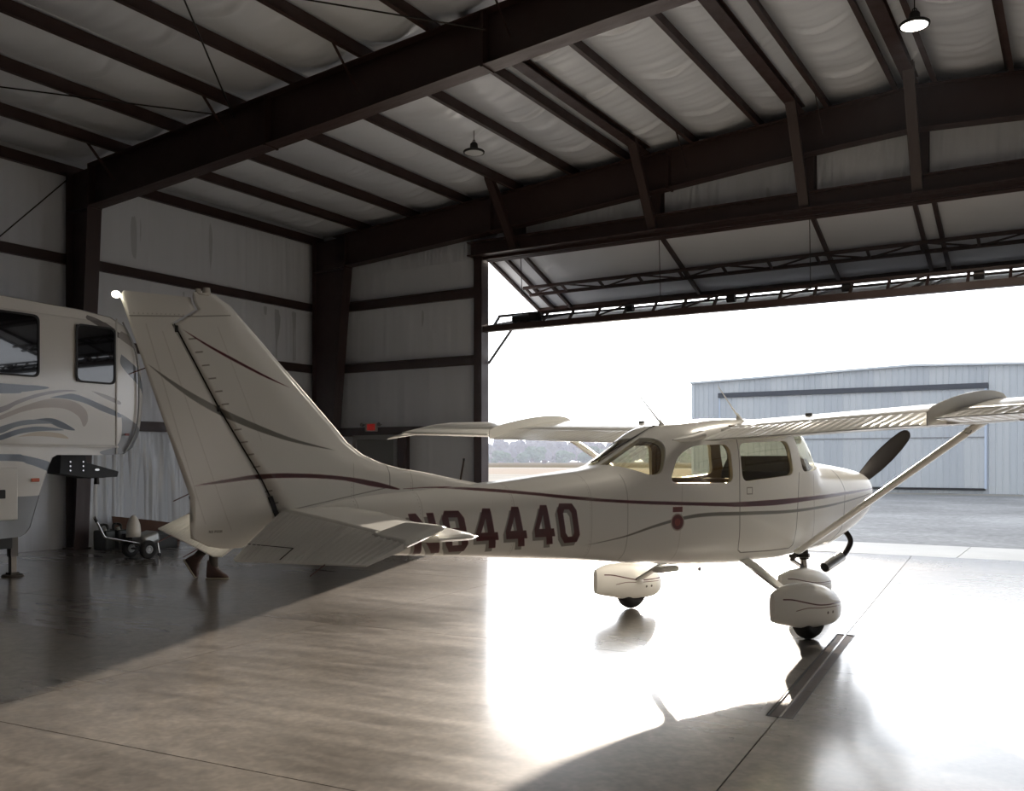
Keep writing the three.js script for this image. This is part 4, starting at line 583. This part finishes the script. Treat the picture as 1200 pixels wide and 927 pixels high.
  const win = (z0, z1, y0, y1) => { const w = part('window', tf(new RoundedBoxGeometry(.03, y1 - y0, z1 - z0, 4, .014), g => g.translate(1.258, (y0 + y1) / 2, (z0 + z1) / 2 - 9)), wg, t, 'dark tinted window'); const sh = (r, i) => { const s = new THREE.Shape(), a = z0 - 9 - i, b = z1 - 9 + i, c0 = y0 - i, d = y1 + i; s.moveTo(a + r, c0); s.lineTo(b - r, c0); s.quadraticCurveTo(b, c0, b, c0 + r); s.lineTo(b, d - r); s.quadraticCurveTo(b, d, b - r, d); s.lineTo(a + r, d); s.quadraticCurveTo(a, d, a, d - r); s.lineTo(a, c0 + r); s.quadraticCurveTo(a, c0, a + r, c0); return s; }; const o = sh(.1, .015); o.holes.push(sh(.09, -.012)); const g = new THREE.ExtrudeGeometry(o, { depth: .012, bevelEnabled: false, curveSegments: 6 }); g.rotateY(-Math.PI / 2); part('window_frame', tf(g, q => { q.scale(1, 1, 1); q.translate(1.285, 0, 0); }), M.black, w); };
  win(8.1, 8.72, 2.78, 3.61); win(9.3, 10.75, 2.8, 3.65);
  const rim = part('cap_seam', tube([V(1.245, 3.74, -1.06), V(1.252, 3.3, -1.28), V(1.252, 2.7, -1.34), V(1.25, 2.1, -1.29), V(1.245, 1.74, -1.1)], .012, 30, 6), std(0x8e8e8c, .4), t);
  part('corner_trim', box(1.232, 1.72, -.97, 1.242, 3.78, -.95), std(0xb5b2ac, .4), t);
  const cd = part('compartment_door', rbox(1.225, .8, .58, 1.255, 1.52, 1.9, .03, 3), std(0xc9c6c0, .35), t); part('latch', rbox(1.255, 1.1, .76, 1.275, 1.22, .86, .01), M.black, cd);
  cd.geometry.translate(0, 0, -.0); 
  part('marker_light', rbox(1.245, 1.32, .27, 1.262, 1.37, .39, .008), std(0xc2521f, .3), t, 'orange side marker'); part('marker_light', rbox(1.245, 2.0, -1.17, 1.262, 2.035, -1.09, .008), std(0x7a2a22, .3), t, 'dark red clearance light');
  for (const x of [1.05, -1.05]) { const j = grp('landing_jack', t); part('outer_tube', box(x - .05, .28, .49, x + .05, .75, .59), std(0x55504a, .5, .4), j); part('inner_tube', box(x - .037, .04, .503, x + .037, .4, .577), std(0x6d665c, .4, .7), j); part('foot_plate', [tf(new THREE.CylinderGeometry(.13, .15, .03, 20), g => g.translate(x, .015, .54)), box(x - .06, .03, .48, x + .06, .06, .6)], std(0x3d362e, .7, .3), j); }
  part('belly_pan', box(-1.15, .4, .6, 1.15, .56, 7.4), M.black, t);
  const ph = grp('pin_box', t); part('arm', [tf(plate([[-.02, 1.7], [.0, 1.42], [-.5, 1.34], [-1.0, 1.36], [-1.02, 1.43], [-.45, 1.58], [-.42, 1.7]], .34, .01), g => { g.rotateY(-Math.PI / 2); g.translate(0, 0, -.72); })], M.black, ph, 'black steel hitch arm'); part('king_pin', [tf(new THREE.CylinderGeometry(.035, .045, .12, 16), g => g.translate(0, 1.29, -1.46)), tf(new THREE.CylinderGeometry(.12, .12, .02, 20), g => g.translate(0, 1.345, -1.46))], M.darkmetal, ph); part('bolt', [-1, 1].flatMap(a => [0, 1, 2].map(b => tf(new THREE.CylinderGeometry(.014, .014, .02, 8), g => { g.rotateZ(Math.PI / 2); g.translate(.18, 1.46 + b * .07, -.88 - (a > 0 ? .22 : 0)); }))), M.chrome, ph);
  part('badge', [tf(new THREE.CylinderGeometry(.03, .03, .008, 16), g => { g.rotateZ(Math.PI / 2); g.scale(1, .6, 1.4); g.translate(.178, 1.47, -1.35); })], M.chrome, ph); part('front_jack_box', [box(-.7, .75, .45, .7, 1.6, .75)], M.black, t);
  for (const z of [3.6, 4.6]) for (const x of [1.05, -1.05]) { const w = part('tire', tf(new THREE.TorusGeometry(.28, .11, 12, 30), g => { g.rotateY(Math.PI / 2); g.translate(x, .385, z); }), M.rubber, t); part('wheel_rim', tf(new THREE.CylinderGeometry(.2, .2, .16, 20), g => { g.rotateZ(Math.PI / 2); g.translate(x, .385, z); }), M.chrome, w); }
}
// ───────── small things along the side wall ─────────
{
  const t = thing('tow_cart', 'small two-wheeled aircraft tow cart with bent chrome handle and white cone', 'cart', [2.7, 0, 7.08]);
  const wheel = x => { const w = part('tire', tf(new THREE.TorusGeometry(.105, .05, 12, 28), g => { g.rotateY(Math.PI / 2); g.translate(x, .155, 0); }), M.rubber, t); part('rim', [tf(new THREE.TorusGeometry(.058, .012, 8, 22), g => { g.rotateY(Math.PI / 2); g.translate(x + .03, .155, 0); }), tf(new THREE.CylinderGeometry(.022, .022, .08, 12), g => { g.rotateZ(Math.PI / 2); g.translate(x, .155, 0); }), ...[0, 1, 2, 3].map(i => tf(new THREE.BoxGeometry(.012, .11, .014), g => { g.rotateX(i * Math.PI / 4); g.translate(x + .03, .155, 0); }))], std(0x8b8b89, .45, .6), w, 'silver spoked rim'); };
  wheel(.12); wheel(-.34);
  part('axle', rod(V(.12, .155, 0), V(-.34, .155, 0), .02), M.darkmetal, t);
  part('motor_housing', [tf(new RoundedBoxGeometry(.34, .2, .34, 4, .07), g => { g.rotateX(.25); g.translate(-.1, .32, -.12); })], std(0x8d8d8a, .35, .6), t, 'grey metal housing');
  part('cone', tf(lathe([[0, .36], [.03, .35], [.07, .3], [.105, .2], [.115, .1], [.115, 0], [0, 0]], 24), g => g.translate(-.12, .36, .1)), std(0xcfcbc2, .35), t, 'white cone');
  part('handle', [tube([V(-.05, .27, .08), V(-.05, .31, .3), V(-.05, .38, .62), V(-.05, .41, .68), V(-.05, .5, .73), V(-.05, .68, .83)], .016, 40, 10)], M.chrome, t, 'bent chrome tube handle'); part('side_rail', rod(V(.05, .25, .05), V(-.02, .39, .64), .012), M.chrome, t); part('grip', rod(V(-.05, .65, .815), V(-.05, .73, .86), .022), M.black, t);
  part('caster_leg', [rod(V(-.1, .28, -.34), V(-.08, .05, -.37), .013)], M.chrome, t); part('caster', tf(new THREE.CylinderGeometry(.03, .03, .03, 14), g => { g.rotateZ(Math.PI / 2); g.translate(-.08, .03, -.37); }), M.rubber, t);
}
for (let i = 0; i < 2; i++) {
  const t = thing('jerry_can', i ? 'dark green jerry can nearer the tow cart, beside its twin' : 'dark green jerry can tucked against the foot of the steel column', 'jerry can', [.82, 0, 6.5 - i * .27 + .02], .1, 'dark green jerry cans by the wall');
  const gm = std(0x11170f, .45); part('body', rbox(-.17, 0, -.12, .17, .36, .1, .035, 3), gm, t); part('handle', [tube([V(.1, .34, 0), V(.1, .44, 0), V(.0, .465, 0), V(-.1, .44, 0), V(-.1, .34, 0)], .018, 24, 8), tube([V(0, .34, .07), V(0, .43, .06), V(0, .455, 0), V(0, .43, -.06), V(0, .34, -.07)], .016, 20, 8)], gm, t); part('cap', tf(new THREE.CylinderGeometry(.032, .036, .05, 16), g => { g.rotateX(.4); g.translate(.11, .38, .07); }), std(0x9b9a8f, .5), t, 'pale screw cap');
}
{
  const t = thing('cardboard_sheet', 'brown cardboard sheet leaning on the plastic-covered wall', 'cardboard', [.42, 0, 5.3], 0); const m = std(0x4f3526, .85);
  part('sheet', tf(plate([[-.72, 0], [.72, 0], [.7, .36], [.1, .46], [-.74, .58]], .012), g => { g.rotateY(Math.PI / 2); g.rotateZ(.16); g.translate(.04, .0, 0); }), m, t); part('fold_flap', tf(plate([[-.5, 0], [.6, 0], [.55, .24], [-.5, .3]], .01), g => { g.rotateY(Math.PI / 2); g.rotateZ(.28); g.translate(.14, 0, .1); }), std(0x5c4030, .85), t);
  const b = thing('storage_box', 'low dark crate on the floor behind the tow cart', 'crate', [1.25, 0, 5.85], .1); part('tub', [box(-.25, 0, -.4, .25, .03, .4), box(-.25, 0, -.4, -.22, .26, .4), box(.22, 0, -.4, .25, .26, .4), box(-.25, 0, -.4, .25, .26, -.37), box(-.25, 0, .37, .25, .26, .4)], std(0x15140f, .6), b); part('lid', rbox(-.27, .26, -.42, .27, .29, .42, .01), std(0x1b1a14, .5), b);
}
// ───────── person walking behind the tail ─────────
function sdfMesh(bones, lo, size, res, kk) {
  const mc = new MarchingCubes(res, new THREE.MeshBasicMaterial(), false, false, 60000); mc.isolation = 0; const h = res / 2;
  const p = V(), a = V(), b = V();
  for (let z = 0; z < res; z++) for (let y = 0; y < res; y++) for (let x = 0; x < res; x++) {
    p.set(lo.x + size * ((x - h) / h + 1) / 2, lo.y + size * ((y - h) / h + 1) / 2, lo.z + size * ((z - h) / h + 1) / 2); let e = 0, m = 1e9;
    for (const [A, B, r0, r1] of bones) { b.copy(B).sub(A); a.copy(p).sub(A); const t = Math.max(0, Math.min(1, a.dot(b) / Math.max(1e-9, b.lengthSq()))); const d = a.addScaledVector(b, -t).length() - (r0 + (r1 - r0) * t); e += Math.exp(-Math.min(30, Math.max(-30, d / kk))); if (d < m) m = d; }
    mc.field[z * res * res + y * res + x] = -(m > .15 ? m : -kk * Math.log(e));
  }
  mc.update(); const n = mc.count; const g = new THREE.BufferGeometry(), P = new Float32Array(n * 3), N = new Float32Array(n * 3);
  for (let i = 0; i < n; i++) for (let c = 0; c < 3; c++) { P[i * 3 + c] = lo.getComponent(c) + size * (mc.positionArray[i * 3 + c] + 1) / 2; N[i * 3 + c] = mc.normalArray[i * 3 + c]; }
  g.setAttribute('position', new THREE.BufferAttribute(P, 3)); g.setAttribute('normal', new THREE.BufferAttribute(N, 3)); g.setAttribute('uv', new THREE.BufferAttribute(new Float32Array(n * 2), 2)); return g;
}
{
  const t = thing('person', 'person in brown trousers and boots walking behind the tail fin', 'person', [5.66, 0, 8.24], Math.atan2(.526, .851));   // local x = walking direction
  const body = [], B = (a, b, r0, r1) => body.push([V(...a), V(...b), r0, r1]);
  B([-.06, .95, 0], [-.02, 1.36, 0], .13, .15); B([-.02, 1.38, -.15], [-.02, 1.38, .15], .085, .085); B([-.06, .92, -.06], [-.06, .92, .06], .13, .13); B([0, 1.45, 0], [.02, 1.55, 0], .055, .052); B([.02, 1.62, 0], [.02, 1.69, 0], .09, .095); B([.1, 1.63, 0], [.115, 1.615, 0], .018, .022); B([.06, 1.57, 0], [.07, 1.56, 0], .05, .045);
  for (const s of [-1, 1]) B([.02, 1.645, s * .088], [.0, 1.615, s * .094], .018, .014);
  const hipF = [-.04, .9, .09], knF = [.1, .51, .09], anF = [.1, .13, .085], hipB = [-.06, .9, -.09], knB = [.03, .5, -.09], anB = [-.2, .27, -.085];
  B(hipF, knF, .095, .066); B(knF, anF, .066, .056); B(hipB, knB, .095, .066); B(knB, anB, .066, .056);
  for (const [s, e, w] of [[1, [-.12, 1.12, .24], [.02, .9, .25]], [-1, [.06, 1.12, -.24], [.22, .93, -.23]]]) { B([-.02, 1.38, s * .19], e, .06, .048); B(e, w, .046, .034); }
  const bg = sdfMesh(body, V(-.9, 0, -.9), 1.8, 110, .018);
  const hands = [[1, [.02, .9, .25], [.16, -.98, 0]], [-1, [.22, .93, -.23], [.5, -.86, 0]]].map(([s, w, d]) => { const W = V(...w), D = V(...d).normalize(), S = V(0, 0, s), F = V().crossVectors(D, S).normalize(), L = []; const P = (a, b, c) => W.clone().addScaledVector(D, a).addScaledVector(F, b).addScaledVector(S, c); L.push([P(-.03, 0, 0), P(.03, 0, 0), .03, .03], [P(.03, -.02, 0), P(.085, -.025, 0), .02, .017], [P(.03, .02, 0), P(.085, .025, 0), .02, .017], [P(.03, 0, 0), P(.085, 0, 0), .02, .018]); [[-.034, .055], [-.012, .07], [.011, .075], [.033, .065]].forEach(([o, l]) => { L.push([P(.085, o, 0), P(.085 + l * .55, o, -.008), .0095, .009], [P(.085 + l * .55, o, -.008), P(.085 + l, o, -.026), .009, .0075]); }); L.push([P(.02, .03, 0), P(.055, .058, -.008), .013, .011], [P(.055, .058, -.008), P(.085, .06, -.02), .011, .0085]); return sdfMesh(L, W.clone().addScaledVector(D, .06).sub(V(.13, .13, .13)), .26, 60, .004); });
  const g = merge([bg, ...hands]); const p = g.attributes.position, col = new Float32Array(p.count * 3); const nb = bg.attributes.position.count;
  const C = { skin: [.42, .25, .18], jacket: [.035, .033, .03], pants: [.032, .024, .016] };
  for (let i = 0; i < p.count; i++) { const y = p.getY(i), q = i >= nb || y > 1.5 ? C.skin : y > .93 ? C.jacket : C.pants; col.set(q, i * 3); }
  g.setAttribute('color', new THREE.BufferAttribute(col, 3));
  part('body', g, std(0xffffff, .85, 0, { vertexColors: true }), t);
  part('hair', tf(new THREE.SphereGeometry(.108, 20, 14, 0, Math.PI * 2, 0, Math.PI * .52), g => { g.rotateZ(.35); g.translate(.005, 1.675, 0); }), std(0x1d140e, .9), t);
  for (const s of [-1, 1]) part('eye', tf(new THREE.SphereGeometry(.011, 10, 8), g => g.translate(.104, 1.66, s * .034)), M.black, t);
  part('mouth', tf(new THREE.CapsuleGeometry(.005, .03, 4, 8), g => { g.rotateX(Math.PI / 2); g.translate(.112, 1.583, 0); }), std(0x7a4038, .7), t);
  const leather = std(0x3a2015, .6), sole = std(0x8d8474, .7);
  const boot = (ank, pitch) => { const m = new THREE.Matrix4().makeRotationZ(-pitch).setPosition(ank[0], ank[1], ank[2]); const bt = part('boot', tf(merge([outward(loft([[-.09, -.11, -.03, .035], [-.075, -.12, .13, .055], [.0, -.12, .14, .06], [.05, -.12, .03, .055], [.12, -.12, -.04, .052], [.17, -.12, -.07, .045], [.2, -.12, -.1, .02]].map(([x, y0, y1, w]) => { const r = []; for (let k = 0; k < 16; k++) { const a = k / 16 * 2 * Math.PI, c = Math.cos(a), s = Math.sin(a); r.push(V(x, (y0 + y1) / 2 + (y1 - y0) / 2 * Math.sign(s) * Math.abs(s) ** .7, w * Math.sign(c) * Math.abs(c) ** .7)); } return r; })))]), g => g.applyMatrix4(m)), leather, t, 'brown leather work boot'); part('sole', tf(outward(loft([[-.1, .035], [-.06, .055], [.05, .055], [.13, .055], [.19, .04], [.21, .015]].map(([x, w]) => [V(x, -.133, w), V(x, -.113, w), V(x, -.113, -w), V(x, -.133, -w)]))), g => g.applyMatrix4(m)), sole, bt, 'pale rubber sole'); part('lace', [0, 1, 2, 3].map(i => tf(new THREE.CapsuleGeometry(.004, .05, 3, 6), g => { g.rotateX(Math.PI / 2 + .3 * (i % 2 ? 1 : -1)); g.translate(.035 + i * .022, .06 - i * .03, 0); g.applyMatrix4(m); })), std(0x8a7a60, .8), bt); };
  boot([.1, .133, .085], 0); boot([-.2, .235, -.085], 1.0);
}
// ───────── outside ─────────
function ground(name, label, x0, x1, z0, z1, y, m, h = .3) { const o = part(name, box(x0, y - h, z0, x1, y, z1), m, scene); o.name = numbered(name); o.userData = { kind: 'structure', label }; return o; }
{
  const ap = struct('apron', 'pale concrete apron strip in front of the doorway'); for (let i = 0; i < 12; i++) part('concrete_slab', box(-8 + i * 4.42 + .006, -.3, -2.45, -8 + (i + 1) * 4.42 - .006, -.004, -.128), M.apron, ap);
  ground('asphalt_ramp', 'grey asphalt ramp outside the hangar', -140, 120, -31.2, -2.46, -.012, M.asphalt);
  ground('far_apron', 'pale concrete strip at the foot of the far hangar', -60, 70, -33.6, -31.21, -.008, M.concrete);
  ground('ramp_concrete', 'pale concrete ramp beyond the asphalt', -200, 120, -78, -33.61, -.014, M.taxi);
  ground('grass_verge', 'strip of dry reddish grass beside the taxiway', -600, 400, -148, -78.01, -.01, M.verge);
  ground('taxiway', 'pale taxiway crossing the airfield', -700, 500, -176, -148.01, -.02, M.taxi);
  ground('grass_field', 'wide field of dry tan grass running to the trees', -1300, 900, -1250, -176.01, -.01, M.grass);
  for (const s of [-1, 1]) ground('ground_strip', 'asphalt beside the hangar', s < 0 ? -140 : HW + .5, s < 0 ? -.5 : 120, -2.46, 60, -.02, M.asphalt);
}
{
  const t = thing('metal_hangar', 'pale grey ribbed metal hangar across the ramp with a big closed door', 'hangar', [-3, 0, -33.4]);
  const L = 23, eave = x => 6.0 + .38 * (1 - Math.abs(x - L / 2) / (L / 2)), mk = [std(0xa8adb1, .5), std(0xa3a8ad, .5), std(0xadb1b4, .5)];
  const strip = (w, h0, h1, y0) => { const rib = [0, .02, .05, .28, .31, .33, .36, .58, .61, .63, .66, .88, .9].map(q => q / .9 * w), d = [.03, .03, 0, 0, .03, .03, 0, 0, .03, .03, 0, 0, .03]; const P = [], I = []; rib.forEach((x, i) => { P.push(x, y0, d[i], x, h0 + (h1 - h0) * x / w, d[i]); }); for (let i = 0; i < rib.length - 1; i++) { const a = 2 * i; I.push(a, a + 2, a + 3, a, a + 3, a + 1); } const g = new THREE.BufferGeometry(); g.setAttribute('position', new THREE.Float32BufferAttribute(P, 3)); g.setIndex(I); const n = g.toNonIndexed(); n.computeVertexNormals(); n.setAttribute('uv', new THREE.BufferAttribute(new Float32Array(n.attributes.position.count * 2), 2)); return n; };
  part('building_core', tf(plate([[.02, 0], [L - .02, 0], [L - .02, eave(L) - .05], [L / 2, eave(L / 2) - .05], [.02, eave(0) - .05]], 24), g => g.translate(0, 0, -12.03)), mk[1], t);
  const N = 26, w = L / N; for (let i = 0; i < N; i++) part('wall_panel', tf(strip(w, eave(i * w), eave((i + 1) * w), 0), g => g.translate(i * w, 0, 0)), mk[i % 3], t);
  for (const s of [0, 1]) part('roof', tf(plate(s ? [[L / 2, eave(L / 2)], [L + .15, eave(L)], [L + .15, eave(L) + .1], [L / 2, eave(L / 2) + .1]] : [[-.15, eave(0)], [L / 2, eave(L / 2)], [L / 2, eave(L / 2) + .1], [-.15, eave(0) + .1]], 24.4), g => g.translate(0, 0, -12)), std(0xb4babf, .45, .2), t);
  part('corner_trim', box(-.08, 0, -.05, .08, eave(0), .06), std(0xb4babf, .5), t);
  const dg = grp('door', t, 'big closed ribbed door'); const x0 = 1.6, x1 = 14.9, n2 = 14; for (let i = 0; i < n2; i++) part('door_panel', tf(strip((x1 - x0) / n2, 5.15, 5.15, .28), g => g.translate(x0 + i * (x1 - x0) / n2, 0, .12)), mk[(i + 1) % 3], dg);
  part('door_edge', [box(x0 - .03, .25, .0, x0 + .03, 5.2, .16), box(x1 - .04, .25, 0, x1 + .06, 5.2, .17)], std(0xaebacb, .4), dg); part('door_seam', box(x0, 2.74, .1, x1, 2.79, .165), M.grey, dg); part('bottom_seal', box(x0, .16, .0, x1, .27, .15), M.black, dg);
  part('door_header', box(x0 - .06, 5.14, 0, x1 + .12, 5.4, .24), std(0x2e333c, .6), t, 'dark header bar');
}
// tree line beyond the field
{
  const blob = (sd, parts) => merge(parts.map(([x, y, z, r, q], i) => { const g = mergeVertices(new THREE.IcosahedronGeometry(r, 3)); const p = g.attributes.position, v = V(); for (let k = 0; k < p.count; k++) { v.fromBufferAttribute(p, k); const f = 1 + .3 * noise(v.x * 1.6 + sd, v.y * 1.6 + i, v.z * 1.6) + .22 * noise(v.x * 4 + sd, v.y * 4, v.z * 4 + i); v.multiplyScalar(f); p.setXYZ(k, v.x + x, v.y * q + y, v.z + z); } const n = g.toNonIndexed(); n.computeVertexNormals(); return n; }));
  const bare = [], leafy = [], trunkM = std(0x5b5048, .9), bm = [std(0x5d5a5e, .95), std(0x555458, .95), std(0x635f5c, .95)], lm = [std(0x33502c, .95), std(0x3a5530, .95)];
  for (let i = 0; i < 3; i++) { const P = []; for (let k = 0; k < 12; k++) P.push([(rnd() - .5) * 4.2, 1.4 + rnd() * 5.0 * (.5 + .5 * rnd()), (rnd() - .5) * 3, .7 + rnd() * .8, 1.35]); bare.push(blob(i * 7, P)); }
  for (let i = 0; i < 2; i++) { const P = []; for (let k = 0; k < 8; k++) P.push([(rnd() - .5) * 4.4, 0.9 + rnd() * 2.4, (rnd() - .5) * 3.4, 1.1 + rnd() * .7, .9]); leafy.push(blob(40 + i * 9, P)); }
  const trunkG = [rod(V(0, -.1, 0), V(.1, 3.8, 0), .2, 7, .1), rod(V(0, 2, 0), V(1, 4.6, .3), .09, 5, .04), rod(V(.05, 2.4, 0), V(-1.1, 4.8, -.3), .09, 5, .04)];
  const tree = (name, label, cat, fg, fm, x, z, s, turn, group) => { const t = thing(name, label, cat, [x, -.01, z], turn, group); part('foliage', fg, fm, t); part('trunk', trunkG, trunkM, t); t.scale.set(s * 1.15, s, s * 1.15); };
  const A = V(-473, 0, -599), Bv = V(-129, 0, -809);
  for (let i = 0; i < 48; i++) { const q = A.clone().lerp(Bv, (i + .2 * rnd()) / 47), back = (i % 4) * 33 + 2 * rnd(); tree('bare_tree', 'hazy grey leafless tree in the distant tree line', 'tree', bare[i % 3], bm[i % 3], q.x - back * .5, q.z - back, 2.05 + .9 * rnd() + back * .012, rnd() * 6, 'leafless trees in the distant tree line'); }
  for (let i = 0; i < 16; i++) { const q = A.clone().lerp(Bv, (i + .3 + .15 * rnd()) / 16).multiplyScalar(.94); tree('green_tree', 'low green tree in front of the distant bare woods', 'tree', leafy[i % 2], lm[i % 2], q.x, q.z, (i % 2 ? 2.1 : 2.7) + .2 * rnd(), rnd() * 6, 'low green trees in front of the distant woods'); }
  const u = thing('utility_box', 'tiny dark box standing on the distant dry grass', 'utility box', [-238, 0, -428], .5); part('cabinet', rbox(-1.3, .1, -.8, 1.3, 1.9, .8, .08), std(0x4a3a36, .7), u); part('plinth', box(-1.5, -.02, -1, 1.5, .1, 1), M.concrete, u);
}
shade(scene);
renderer.render(scene, camera);
